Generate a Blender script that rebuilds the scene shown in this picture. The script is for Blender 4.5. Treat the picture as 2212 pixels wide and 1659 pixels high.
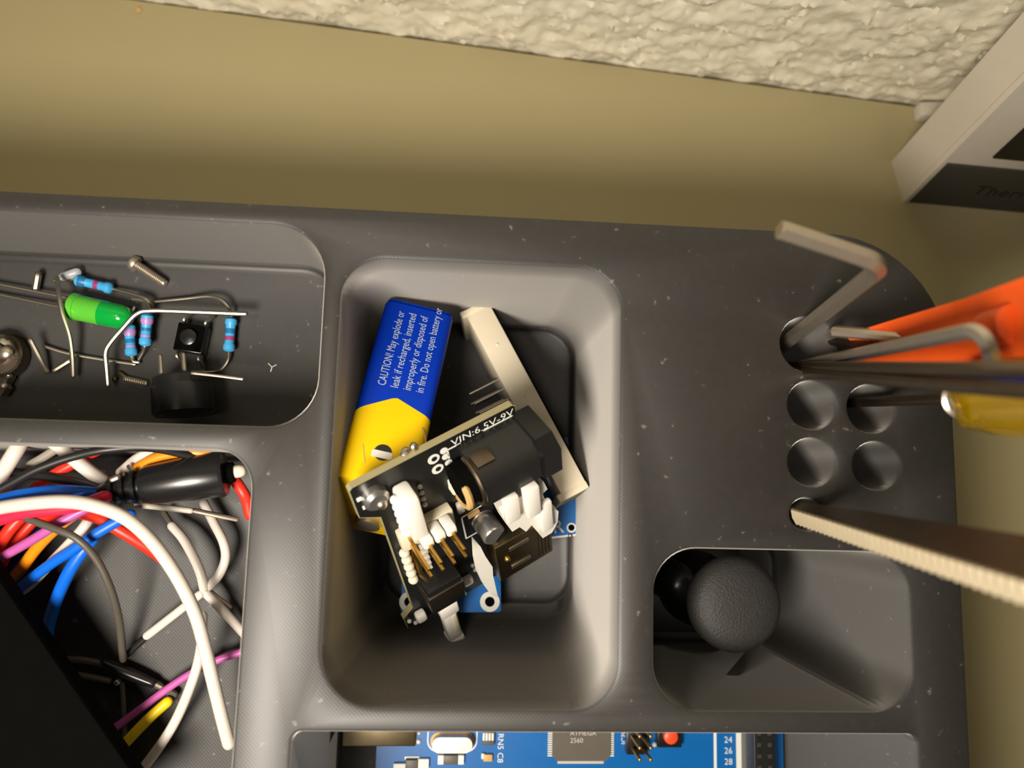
import bpy, bmesh, math, random
from mathutils import Vector, Matrix, noise

for o in list(bpy.data.objects):
    bpy.data.objects.remove(o)
SC = bpy.context.scene
COL = SC.collection
random.seed(7)
S = 0.001                                   # everything below is written in millimetres

# ------------------------------------------------------------------ camera
FPX, CX, CY = 1661.0, 1106.0, 829.5
CAMZ = 202.0
M3 = Matrix(((0.99692582, 0.02656556, 0.07371015),
             (0.036057, -0.99078112, -0.13058582),
             (0.06956154, 0.13284214, -0.98869316)))   # world -> (right, down, forward)
cd = bpy.data.cameras.new('camera')
cam = bpy.data.objects.new('camera', cd)
COL.objects.link(cam)
right, down, fwd = Vector(M3[0]), Vector(M3[1]), Vector(M3[2])
rm = Matrix((right, -down, -fwd)).transposed().to_4x4()
cam.matrix_world = Matrix.Translation((0, 0, CAMZ * S)) @ rm
cd.sensor_width = 36.0
cd.lens = 36.0 * FPX / 2212.0
cd.clip_start = 0.005
cd.clip_end = 20
cd.dof.use_dof = True
cd.dof.focus_distance = 0.158
cd.dof.aperture_fstop = 13.0
SC.camera = cam

# ------------------------------------------------------------------ light and exposure
wd = bpy.data.worlds.new('room_light')
SC.world = wd
wd.use_nodes = True
bg = wd.node_tree.nodes['Background']
bg.inputs[0].default_value = (1.0, 0.88, 0.72, 1)
bg.inputs[1].default_value = 0.012

def area_light(name, loc, target, size, power, color):
    ld = bpy.data.lights.new(name, 'AREA')
    ld.shape = 'DISK'
    ld.size = size * S
    ld.energy = power
    ld.color = color
    lo = bpy.data.objects.new(name, ld)
    lo.location = Vector(loc) * S
    d = (Vector(target) - Vector(loc)).normalized()
    lo.rotation_euler = d.to_track_quat('-Z', 'Y').to_euler()
    COL.objects.link(lo)
    return lo
area_light('desk_lamp_light', (-68, -80, 238), (0, 0, 50), 72, 0.90, (1.0, 0.91, 0.79))
area_light('ceiling_lamp_light', (-190, -70, 1000), (0, 0, 50), 160, 0.75, (1.0, 0.90, 0.76))

vs = SC.view_settings
vs.view_transform = 'Standard'
vs.look = 'None'
vs.gamma = 1.0
vs.use_curve_mapping = False
vs.exposure = 0.0

# ------------------------------------------------------------------ pixel -> place helpers (2212 x 1659 photograph, mm)
CAM = Vector((0, 0, CAMZ))
def ray(px, py):
    return M3.transposed() @ Vector(((px - CX) / FPX, (py - CY) / FPX, 1.0))
def P(px, py, z):
    w = ray(px, py)
    return CAM + w * ((z - CAMZ) / w.z)
def proj(p):
    c = M3 @ (Vector(p) - CAM)
    return CX + FPX * c.x / c.z, CY + FPX * c.y / c.z

# ------------------------------------------------------------------ materials
def lin(c):
    c = c / 255.0
    return c / 12.92 if c <= 0.04045 else ((c + 0.055) / 1.055) ** 2.4
def rgb(r, g, b):
    return (lin(r), lin(g), lin(b), 1)
MATS = {}
def mat(name, col, rough=0.5, metal=0.0, var=0.12, scale=300.0, bump=0.0, bscale=2000.0, trans=0.0, coat=0.0, spec=0.5, sss=0.0):
    if name in MATS:
        return MATS[name]
    m = bpy.data.materials.new(name)
    m.use_nodes = True
    nt = m.node_tree
    b = nt.nodes['Principled BSDF']
    tc = nt.nodes.new('ShaderNodeTexCoord')
    nz = nt.nodes.new('ShaderNodeTexNoise')
    nz.inputs['Scale'].default_value = scale
    nz.inputs['Detail'].default_value = 3
    nt.links.new(tc.outputs['Object'], nz.inputs['Vector'])
    mx = nt.nodes.new('ShaderNodeMix')
    mx.data_type = 'RGBA'
    mx.inputs[6].default_value = tuple(c * (1 - var) for c in col[:3]) + (1,)
    mx.inputs[7].default_value = tuple(min(1, c * (1 + var)) for c in col[:3]) + (1,)
    nt.links.new(nz.outputs[0], mx.inputs[0])
    nt.links.new(mx.outputs[2], b.inputs['Base Color'])
    b.inputs['Roughness'].default_value = rough
    b.inputs['Metallic'].default_value = metal
    b.inputs['Transmission Weight'].default_value = trans
    b.inputs['Coat Weight'].default_value = coat
    b.inputs['Specular IOR Level'].default_value = spec
    if sss:
        b.inputs['Subsurface Weight'].default_value = sss
        b.inputs['Subsurface Scale'].default_value = 0.002
    if bump:
        n2 = nt.nodes.new('ShaderNodeTexNoise')
        n2.inputs['Scale'].default_value = bscale
        nt.links.new(tc.outputs['Object'], n2.inputs['Vector'])
        bp = nt.nodes.new('ShaderNodeBump')
        bp.inputs['Strength'].default_value = bump
        bp.inputs['Distance'].default_value = 0.0003
        nt.links.new(n2.outputs[0], bp.inputs['Height'])
        nt.links.new(bp.outputs[0], b.inputs['Normal'])
    MATS[name] = m
    return m

def printed_plastic():
    """dark grey printed plastic: diagonal infill lines on top faces, layer lines on walls, a little dust"""
    m = bpy.data.materials.new('printed_grey_plastic')
    m.use_nodes = True
    nt = m.node_tree
    N, L = nt.nodes, nt.links
    b = N['Principled BSDF']
    geo = N.new('ShaderNodeNewGeometry')
    w1 = N.new('ShaderNodeTexWave')
    w1.wave_type = 'BANDS'; w1.bands_direction = 'DIAGONAL'
    w1.inputs['Scale'].default_value = 900
    w1.inputs['Distortion'].default_value = 0.4
    mp = N.new('ShaderNodeMapping')
    mp.inputs['Scale'].default_value = (1, 1, 0)
    L.new(geo.outputs['Position'], mp.inputs[0]); L.new(mp.outputs[0], w1.inputs[0])
    w2 = N.new('ShaderNodeTexWave')
    w2.wave_type = 'BANDS'; w2.bands_direction = 'Z'
    w2.inputs['Scale'].default_value = 1200
    w2.inputs['Distortion'].default_value = 0.6
    L.new(geo.outputs['Position'], w2.inputs[0])
    sp = N.new('ShaderNodeSeparateXYZ')
    L.new(geo.outputs['True Normal'], sp.inputs[0])
    gt = N.new('ShaderNodeMath'); gt.operation = 'GREATER_THAN'; gt.inputs[1].default_value = 0.9
    L.new(sp.outputs[2], gt.inputs[0])
    mh = N.new('ShaderNodeMix'); mh.data_type = 'FLOAT'
    L.new(gt.outputs[0], mh.inputs[0]); L.new(w2.outputs[1], mh.inputs[2]); L.new(w1.outputs[1], mh.inputs[3])
    bp = N.new('ShaderNodeBump')
    bp.inputs['Strength'].default_value = 0.07
    bp.inputs['Distance'].default_value = 0.00008
    L.new(mh.outputs[0], bp.inputs['Height']); L.new(bp.outputs[0], b.inputs['Normal'])
    n1 = N.new('ShaderNodeTexNoise'); n1.inputs['Scale'].default_value = 620; n1.inputs['Detail'].default_value = 2
    L.new(geo.outputs['Position'], n1.inputs['Vector'])
    cr = N.new('ShaderNodeValToRGB')
    cr.color_ramp.elements[0].position = 0.0; cr.color_ramp.elements[0].color = (0.022, 0.020, 0.018, 1)
    cr.color_ramp.elements[1].position = 0.70; cr.color_ramp.elements[1].color = (0.028, 0.0255, 0.023, 1)
    e = cr.color_ramp.elements.new(0.78); e.color = (0.13, 0.125, 0.115, 1)
    L.new(n1.outputs[0], cr.inputs[0]); L.new(cr.outputs[0], b.inputs['Base Color'])
    # walls: stacked rounded layers scatter light up and down far more than sideways
    rg = N.new('ShaderNodeMix'); rg.data_type = 'FLOAT'; rg.inputs[2].default_value = 0.78; rg.inputs[3].default_value = 0.47
    L.new(gt.outputs[0], rg.inputs[0]); L.new(rg.outputs[0], b.inputs['Roughness'])
    an = N.new('ShaderNodeMix'); an.data_type = 'FLOAT'; an.inputs[2].default_value = 0.75; an.inputs[3].default_value = 0.0
    L.new(gt.outputs[0], an.inputs[0]); L.new(an.outputs[0], b.inputs['Anisotropic'])
    b.inputs['Anisotropic Rotation'].default_value = 0.25
    tg = N.new('ShaderNodeTangent'); tg.direction_type = 'RADIAL'; tg.axis = 'Z'
    L.new(tg.outputs[0], b.inputs['Tangent'])
    sl = N.new('ShaderNodeMix'); sl.data_type = 'FLOAT'; sl.inputs[2].default_value = 1.0; sl.inputs[3].default_value = 0.6
    L.new(gt.outputs[0], sl.inputs[0]); L.new(sl.outputs[0], b.inputs['Specular IOR Level'])
    sw = N.new('ShaderNodeMix'); sw.data_type = 'FLOAT'; sw.inputs[2].default_value = 1.0; sw.inputs[3].default_value = 0.0
    L.new(gt.outputs[0], sw.inputs[0]); L.new(sw.outputs[0], b.inputs['Sheen Weight'])
    b.inputs['Sheen Roughness'].default_value = 0.43
    b.inputs['Sheen Tint'].default_value = (1, 0.95, 0.88, 1)
    return m
M_PLA = printed_plastic()
M_DESK = mat('desk_laminate', rgb(169, 157, 117), 0.55, var=0.04, scale=40)
M_STUCCO = mat('stucco_paint', rgb(232, 224, 200), 0.8, var=0.05, scale=120, bump=0.25, bscale=900)
M_WHITE = mat('white_insulation', rgb(214, 204, 194), 0.4, var=0.03)
M_OFFW = mat('grey_white_insulation', rgb(196, 188, 172), 0.45, var=0.05)
M_RED = mat('red_insulation', rgb(226, 48, 30), 0.4, var=0.06)
M_PINK = mat('crimson_insulation', rgb(226, 40, 72), 0.4, var=0.06)
M_BLUE = mat('blue_insulation', rgb(10, 100, 215), 0.4, var=0.06)
M_DBLUE = mat('dark_blue_insulation', rgb(14, 40, 130), 0.4, var=0.06)
M_ORANGE = mat('orange_insulation', rgb(240, 140, 16), 0.4, var=0.06)
M_YELLOW = mat('yellow_insulation', rgb(246, 208, 20), 0.4, var=0.05)
M_PURPLE = mat('purple_insulation', rgb(186, 90, 160), 0.4, var=0.06)
M_GREYW = mat('grey_insulation', rgb(82, 77, 68), 0.45, var=0.06)
M_BLACKW = mat('black_insulation', rgb(30, 29, 28), 0.4, var=0.1)
M_BLACKP = mat('black_plastic', rgb(26, 26, 26), 0.27, var=0.15)
M_BLACKM = mat('matte_black_plastic', rgb(7, 7, 6), 0.95, var=0.2, bump=0.1, spec=0.04)
M_RUBBER = mat('black_rubber', rgb(44, 42, 40), 0.6, var=0.35, scale=1500, bump=0.5, bscale=2600)
M_TIN = mat('tinned_lead', rgb(188, 178, 160), 0.42, metal=1.0, var=0.08, scale=900)
M_STEEL = mat('steel', rgb(212, 200, 182), 0.36, metal=0.9, var=0.1, scale=600)
M_DSTEEL = mat('dark_steel', rgb(120, 108, 92), 0.42, metal=1.0, var=0.15, scale=500)
M_GOLD = mat('gold_pin', rgb(214, 168, 82), 0.35, metal=1.0, var=0.1, scale=900)
M_CREAM = mat('cream_plastic', rgb(226, 214, 188), 0.5, var=0.03)
M_RIDGE = mat('pale_ridge_metal', rgb(186, 172, 144), 0.5, metal=.3, var=0.06)
M_WPLAS = mat('white_plastic', rgb(240, 234, 224), 0.45, var=0.03)
M_RESB = mat('resistor_blue', rgb(70, 165, 220), 0.4, var=0.05)
M_BAND_P = mat('resistor_band_violet', rgb(176, 130, 190), 0.4, var=0.05)
M_BAND_R = mat('resistor_band_red', rgb(150, 60, 110), 0.4, var=0.05)
M_BAND_D = mat('resistor_band_dark', rgb(30, 110, 165), 0.4, var=0.05)
M_LEDG = mat('green_epoxy_clear', rgb(92, 188, 58), 0.2, var=0.08, scale=500, sss=0.3)
M_LEDD = mat('green_epoxy_deep', rgb(10, 160, 60), 0.15, var=0.1, scale=400, sss=0.3, coat=0.5)
M_PCBB = mat('blue_solder_mask', rgb(0, 96, 168), 0.35, var=0.08, scale=200)
M_PCBK = mat('black_solder_mask', rgb(26, 27, 26), 0.35, var=0.15, scale=300)
M_PCBE = mat('board_edge_laminate', rgb(160, 150, 112), 0.6, var=0.08)
M_SILK = mat('white_silkscreen', rgb(225, 226, 218), 0.6, var=0.03)
M_CHIP = mat('grey_chip_epoxy', rgb(88, 82, 72), 0.5, var=0.08)
M_BBLUE = mat('battery_blue_wrap', rgb(0, 54, 186), 0.5, var=0.04, spec=0.25)
M_BYEL = mat('battery_yellow_wrap', rgb(250, 206, 4), 0.5, var=0.03, spec=0.25)
M_BTXT = mat('battery_print', rgb(196, 206, 214), 0.5, var=0.03)
M_ORT = mat('orange_handle_plastic', rgb(228, 86, 22), 0.45, var=0.06)
M_YCLR = mat('clear_yellow_plastic', rgb(228, 190, 24), 0.08, var=0.05, trans=0.8)
M_DEVW = mat('device_white_plastic', rgb(206, 196, 180), 0.5, var=0.03)
M_DEVG = mat('device_dark_panel', rgb(64, 60, 54), 0.5, var=0.06)
M_SCREEN = mat('dark_screen', rgb(8, 8, 8), 0.25, var=0.1)
M_BUTR = mat('orange_red_button', rgb(236, 78, 40), 0.4, var=0.05)
M_BRONZE = mat('brown_tan_component', rgb(200, 160, 100), 0.5, var=0.06)
M_ALU = mat('aluminium_can', rgb(205, 202, 198), 0.3, metal=0.9, var=0.06)
M_USB = mat('nickel_shell', rgb(150, 134, 104), 0.33, metal=1.0, var=0.15, scale=400)

# ------------------------------------------------------------------ mesh helpers
class MB:
    def __init__(self):
        self.v, self.f = [], []
    def add(self, vs, fs):
        b = len(self.v)
        self.v += [Vector(p) for p in vs]
        self.f += [tuple(i + b for i in t) for t in fs]
        return self
    def box(self, c, s, R=None, bev=0.0):
        """box centred at c, size s, axes in 3x3 R (columns); optional chamfer"""
        R = R or Matrix.Identity(3)
        c = Vector(c)
        hx, hy, hz = s[0] / 2, s[1] / 2, s[2] / 2
        if bev <= 0:
            pts = [(x * hx, y * hy, z * hz) for z in (-1, 1) for y in (-1, 1) for x in (-1, 1)]
            fs = [(0, 2, 3, 1), (4, 5, 7, 6), (0, 1, 5, 4), (2, 6, 7, 3), (0, 4, 6, 2), (1, 3, 7, 5)]
            return self.add([c + R @ Vector(p) for p in pts], fs)
        bm = bmesh.new()
        bmesh.ops.create_cube(bm, size=1.0)
        for v in bm.verts:
            v.co = Vector((v.co.x * s[0], v.co.y * s[1], v.co.z * s[2]))
        bmesh.ops.bevel(bm, geom=bm.edges[:], offset=bev, segments=2, affect='EDGES', profile=0.5)
        bm.verts.index_update()
        vs_ = [c + R @ v.co for v in bm.verts]
        fs = [tuple(v.index for v in f.verts) for f in bm.faces]
        bm.free()
        return self.add(vs_, fs)
    def tube(self, pts, r, n=10, cap='round'):
        pts = [Vector(p) for p in pts]
        k = len(pts)
        rs = list(r) if isinstance(r, (list, tuple)) else [r] * k
        if cap == 'round':
            d0 = (pts[0] - pts[1]).normalized(); d1 = (pts[-1] - pts[-2]).normalized()
            pre = [(pts[0] + d0 * rs[0] * .92, rs[0] * .35), (pts[0] + d0 * rs[0] * .6, rs[0] * .8)]
            post = [(pts[-1] + d1 * rs[-1] * .6, rs[-1] * .8), (pts[-1] + d1 * rs[-1] * .92, rs[-1] * .35)]
            pts = [p for p, _ in pre] + pts + [p for p, _ in post]
            rs = [q for _, q in pre] + rs + [q for _, q in post]
            k = len(pts)
        t0 = next((q - pts[0] for q in pts[1:] if (q - pts[0]).length > 1e-6), Vector((0, 0, 1))).normalized()
        ref = Vector((0, 0, 1)) if abs(t0.z) < .9 else Vector((1, 0, 0))
        a = t0.cross(ref).normalized()
        vs_, fs = [], []
        for i in range(k):
            t = (pts[min(i + 1, k - 1)] - pts[max(i - 1, 0)])
            t = t.normalized() if t.length > 1e-9 else t0
            a = (a - t * a.dot(t)).normalized()
            b = t.cross(a)
            for j in range(n):
                an = 2 * math.pi * j / n
                vs_.append(pts[i] + (a * math.cos(an) + b * math.sin(an)) * rs[i])
        for i in range(k - 1):
            for j in range(n):
                fs.append((i * n + j, i * n + (j + 1) % n, (i + 1) * n + (j + 1) % n, (i + 1) * n + j))
        fs.append(tuple(range(n - 1, -1, -1)))
        fs.append(tuple((k - 1) * n + j for j in range(n)))
        return self.add(vs_, fs)
    def lathe(self, c, axis, prof, n=24):
        """prof: list of (distance along axis, radius)"""
        return self.tube([Vector(c) + Vector(axis).normalized() * d for d, _ in prof], [max(q, .01) for _, q in prof], n, cap='flat')
    def prism(self, outline, h0, h1, O, U, V, N):
        """polygon outline [(u,v)] extruded along N between h0 and h1 in frame O,U,V,N"""
        k = len(outline)
        vs_ = [O + U * u + V * v + N * h for h in (h0, h1) for u, v in outline]
        area = sum(outline[i][0] * outline[(i + 1) % k][1] - outline[(i + 1) % k][0] * outline[i][1] for i in range(k))
        flip = (area < 0) ^ (U.cross(V).dot(N) < 0)
        fs = [tuple(range(k - 1, -1, -1)), tuple(range(k, 2 * k))] + [(i, (i + 1) % k, (i + 1) % k + k, i + k) for i in range(k)]
        if flip:
            fs = [tuple(reversed(t)) for t in fs]
        return self.add(vs_, fs)
    def ball(self, c, r, nu=16, nv=10, sz=1.0):
        c = Vector(c)
        vs_, fs = [], []
        for i in range(nv + 1):
            th = math.pi * i / nv
            for j in range(nu):
                ph = 2 * math.pi * j / nu
                vs_.append(c + Vector((r * math.sin(th) * math.cos(ph), r * math.sin(th) * math.sin(ph), r * sz * math.cos(th))))
        for i in range(nv):
            for j in range(nu):
                fs.append((i * nu + j, (i + 1) * nu + j, (i + 1) * nu + (j + 1) % nu, i * nu + (j + 1) % nu))
        return self.add(vs_, fs)
    def build(self, name, m, parent=None, origin=None, ang=38):
        org = Vector(parent['_o']) if (parent is not None and '_o' in parent) else Vector(origin) if origin is not None else Vector((0, 0, 0))
        me = bpy.data.meshes.new(name)
        me.from_pydata([(p - org) * S for p in self.v], [], self.f)
        me.validate()
        bm = bmesh.new(); bm.from_mesh(me)
        bmesh.ops.remove_doubles(bm, verts=bm.verts, dist=1e-7)
        bmesh.ops.recalc_face_normals(bm, faces=bm.faces)
        bm.to_mesh(me); bm.free()
        me.polygons.foreach_set('use_smooth', [True] * len(me.polygons))
        me.set_sharp_from_angle(angle=math.radians(ang))
        me.materials.append(m)
        o = bpy.data.objects.new(name, me)
        COL.objects.link(o)
        if parent is not None:
            o.parent = parent
            if parent.type == 'MESH' and '_o' in parent:
                pass
            o['_o'] = tuple(org)
            o.location = (0, 0, 0)
        else:
            o.location = org * S
            o['_o'] = tuple(org)
        return o

def tag(o, label, cat, group=None):
    o['label'] = label
    o['category'] = cat
    if group:
        o['group'] = group
    return o
def thing(name, label, cat, loc, group=None):
    o = bpy.data.objects.new(name, None)
    o.empty_display_size = 0.003
    COL.objects.link(o)
    o.location = Vector(loc) * S
    o['_o'] = tuple(Vector(loc))
    return tag(o, label, cat, group)
def solo(mb, name, m, label, cat, group=None, ang=38):
    zmin = min(p.z for p in mb.v)
    c = sum(mb.v, Vector()) / len(mb.v)
    return tag(mb.build(name, m, None, (c.x, c.y, zmin), ang), label, cat, group)
def struct(mb, name, m, origin=(0, 0, 0)):
    o = mb.build(name, m, None, origin)
    o['kind'] = 'structure'
    return o

def spline(pts, k=8):
    """Catmull-Rom through pts"""
    pts = [Vector(p) for p in pts]
    if len(pts) < 3:
        return [pts[0].lerp(pts[-1], i / 6) for i in range(7)]
    q = [pts[0] * 2 - pts[1]] + pts + [pts[-1] * 2 - pts[-2]]
    out = []
    for i in range(1, len(q) - 2):
        for j in range(k):
            t = j / k
            a, b, c, d = q[i - 1], q[i], q[i + 1], q[i + 2]
            out.append(.5 * ((2 * b) + (c - a) * t + (2 * a - 5 * b + 4 * c - d) * t * t + (3 * b - a - 3 * c + d) * t ** 3))
    out.append(pts[-1])
    return out
def rr(x0, x1, y0, y1, r, n=8):
    rs = r if isinstance(r, (tuple, list)) else (r,) * 4     # corners: x1y1, x0y1, x0y0, x1y0
    out = []
    for (cx, cy, a0), q in zip(((x1, y1, 0), (x0, y1, 90), (x0, y0, 180), (x1, y0, 270)), rs):
        sx = -1 if cx == x1 else 1
        sy = -1 if cy == y1 else 1
        for i in range(n + 1):
            a = math.radians(a0 + 90 * i / n)
            out.append((cx + sx * q + q * math.cos(a), cy + sy * q + q * math.sin(a)))
    return out
def circ(cx, cy, r, n=28):
    return [(cx + r * math.cos(2 * math.pi * i / n), cy + r * math.sin(2 * math.pi * i / n)) for i in range(n)]
def offset(loop, d):
    """offset a CCW loop outwards by d"""
    k = len(loop)
    out = []
    for i in range(k):
        a, b, c = Vector(loop[i - 1]), Vector(loop[i]), Vector(loop[(i + 1) % k])
        e1 = (b - a); e2 = (c - b)
        nrm = Vector((0, 0))
        for e in (e1, e2):
            if e.length > 1e-6:
                e = e.normalized(); nrm += Vector((e.y, -e.x))
        nrm.normalize()
        out.append((b.x + nrm.x * d, b.y + nrm.y * d))
    return out
_TXT = {}
def text_geo(s, size):
    """flat letters: verts (x,y) in mm, faces"""
    if (s, size) in _TXT:
        return _TXT[(s, size)]
    cu = bpy.data.curves.new('lettering', 'FONT')
    cu.body = s
    cu.size = size
    cu.resolution_u = 2
    ob = bpy.data.objects.new('lettering', cu)
    COL.objects.link(ob)
    dg = bpy.context.evaluated_depsgraph_get()
    dg.update()
    me = ob.evaluated_get(dg).to_mesh()
    vs_ = [(v.co.x, v.co.y) for v in me.vertices]
    fs = [tuple(p.vertices) for p in me.polygons]
    ob.evaluated_get(dg).to_mesh_clear()
    bpy.data.objects.remove(ob)
    bpy.data.curves.remove(cu)
    _TXT[(s, size)] = (vs_, fs)
    return vs_, fs
def text_on(mb, s, size, O, X, Y, sx=1.0):
    vs_, fs = text_geo(s, size)
    mb.add([O + X * (x * sx) + Y * y for x, y in vs_], fs)
    return mb

# ------------------------------------------------------------------ desk and wall
T = 62.0                                            # organizer top
wa, wb = P(350, 0, 0), P(2000, 225, 0)
wd_ = (wb - wa).normalized()
wn = Vector((wd_.y, -wd_.x, 0))                     # towards the room
mb = MB()
o0 = wa - wd_ * 260 + wn * 1.3
nx = wd_ * 720
corners = [o0, o0 + nx, o0 + nx + wn * 620, o0 + wn * 620]
mb.add([c + Vector((0, 0, z)) for z in (-25, 0) for c in corners],
       [(0, 1, 2, 3), (7, 6, 5, 4), (0, 4, 5, 1), (1, 5, 6, 2), (2, 6, 7, 3), (3, 7, 4, 0)])
tag(mb.build('desk', M_DESK, None, (0, 0, 0)), 'pale beige desk top running up to the rough plaster wall', 'desk')

def stucco(x, z):
    p = Vector((x * .115, z * .16, 3.1))
    h = noise.fractal(p, 0.75, 2.2, 5) * 1.35
    q = Vector((x * .5 + z * .25 + 7, z * .6, 9.2))
    h += (1 - abs(noise.noise(q))) ** 5 * 1.0 * max(0, .45 + noise.noise(p * 1.7))
    h += noise.noise(Vector((x * 1.1, z * 1.3, 1.3))) * .32
    return h
mb = MB()
nxs, nzs = 560, 150
base = wa - wd_ * 150
for j in range(nzs + 1):
    z = -20 + 150 * j / nzs
    for i in range(nxs + 1):
        x = 500 * i / nxs
        mb.v.append(base + wd_ * x + Vector((0, 0, z)) + wn * (stucco(x, z) - .9))
for j in range(nzs):
    for i in range(nxs):
        a = j * (nxs + 1) + i
        mb.f.append((a, a + 1, a + nxs + 2, a + nxs + 1))
b0 = len(mb.v)
for dx, dz in ((0, -20), (500, -20), (500, 130), (0, 130)):
    mb.v.append(base + wd_ * dx + Vector((0, 0, dz)) - wn * 12)
mb.f.append((b0, b0 + 3, b0 + 2, b0 + 1))
WALL = struct(mb, 'wall_back', M_STUCCO)
mb = MB()                                            # plain wall beyond the relief
for x0, x1, z0, z1 in ((-700, 0, -20, 900), (500, 1200, -20, 900), (0, 500, 130, 900)):
    c = base + wd_ * ((x0 + x1) / 2) + Vector((0, 0, (z0 + z1) / 2)) - wn * 6.4
    mb.box(c, (x1 - x0, 12, z1 - z0), Matrix((wd_, wn, Vector((0, 0, 1)))).transposed())
mb.build('plain_wall_area', M_STUCCO, WALL)

# ------------------------------------------------------------------ organizer
def organizer():
    bm = bmesh.new()
    def ring(loop, z):
        return [bm.verts.new((x * S, y * S, z * S)) for x, y in loop]
    def bridge(a, b, flip=False):
        k = len(a)
        for i in range(k):
            q = (a[i], a[(i + 1) % k], b[(i + 1) % k], b[i])
            bm.faces.new(q if not flip else tuple(reversed(q)))
    top_edges = []
    def top(r):
        for i in range(len(r)):
            top_edges.append(bm.edges.get((r[i], r[(i + 1) % len(r)])) or bm.edges.new((r[i], r[(i + 1) % len(r)])))
    outer = rr(-142, 94.8, -114, 51.0, (24, 10, 10, 10), 12)
    r3 = ring(offset(outer, -0.9), T); r2 = ring(offset(outer, -.25), T - .25); r1 = ring(outer, T - .9); r0 = ring(outer, 0)
    bridge(r0, r1); bridge(r1, r2); bridge(r2, r3); top(r3)
    bm.faces.new(list(reversed(r0)))
    holes = []
    # (rim loop, floor loop, floor z)
    holes.append((rr(-22.0, 30.0, -38.4, 41.5, (8, 8, 10, 8), 10), rr(-16.5, 29.6, -28.5, 41.0, (9, 8, 7, 7), 10), 8.0))
    holes.append((rr(-134, -25.4, 9.6, 47.1, (10, 6, 6, 9), 10), rr(-134, -25.6, 9.8, 46.9, (9.5, 6, 6, 8.5), 10), 35.0))
    holes.append((rr(-134, -35.9, -106, 5.3, (7, 6, 6, 6), 10), rr(-134, -36.1, -106, 5.1, (5.5, 6, 6, 6), 10), 33.0))
    holes.append((rr(-26, 84.6, -106, -42.4, (1.6, 1.6, 6, 6), 6), rr(-26, 84.6, -106, -42.4, (1.6, 1.6, 6, 6), 6), 3.0))
    holes.append((rr(36.5, 84.2, -38.4, -10.2, (7.5, 8, 8, 7.5), 10), rr(36.7, 84, -38.2, -10.4, (7.5, 8, 8, 7.5), 10), 3.0))
    for hx, hy, hr in ((66.3, 28.6, 5.3), (66.8, 16.9, 4.6), (78.4, 16.6, 4.6), (66.5, 6.1, 4.5), (79.0, 5.8, 4.5)):
        holes.append((circ(hx, hy, hr), circ(hx, hy, hr), 6.0))
    holes.append((circ(65.2, -3.6, 3.0), circ(65.2, -3.6, 3.0), 6.0))
    for rim, flo, zf in holes:
        a = ring(offset(rim, .8), T); b = ring(offset(rim, .22), T - .22); c = ring(rim, T - .8)
        top(a)
        if zf == 8.0:                                # scooped wall: upright at first, curving in towards the floor
            for i in range(1, 13):
                qq = [.15, .3, .45, .58, .68, .76, .82, .87, .91, .94, .965, .985][i - 1]
                g = .12 * qq / .6 if qq < .6 else .12 + .88 * (1 - math.sqrt(max(0, 1 - ((qq - .6) / .4) ** 2)))
                z = (T - .8) + (zf + 1.6 - T + .8) * qq
                r_ = ring([(p[0] + (p2[0] - p[0]) * g, p[1] + (p2[1] - p[1]) * g) for p, p2 in zip(rim, flo)], z)
                bridge(c, r_) if i > 1 else (bridge(a, b), bridge(b, c), bridge(c, r_))
                c = r_
            a = None
        d = ring(flo, zf + 1.6); e = ring(offset(flo, -.5), zf + .5); f = ring(offset(flo, -1.6), zf)
        for p, q in (((a, b), (b, c)) if a else ()) + ((c, d), (d, e), (e, f)):
            bridge(p, q)
        bm.faces.new(f)
    bmesh.ops.triangle_fill(bm, use_beauty=True, use_dissolve=False, edges=top_edges)
    bmesh.ops.recalc_face_normals(bm, faces=bm.faces)
    me = bpy.data.meshes.new('desk_organizer')
    bm.to_mesh(me); bm.free()
    me.polygons.foreach_set('use_smooth', [True] * len(me.polygons))
    me.set_sharp_from_angle(angle=math.radians(42))
    me.materials.append(M_PLA)
    o = bpy.data.objects.new('desk_organizer', me)
    COL.objects.link(o)
    tag(o, 'dark grey printed plastic desk organizer with compartments and round tool holes', 'organizer')
organizer()

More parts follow.
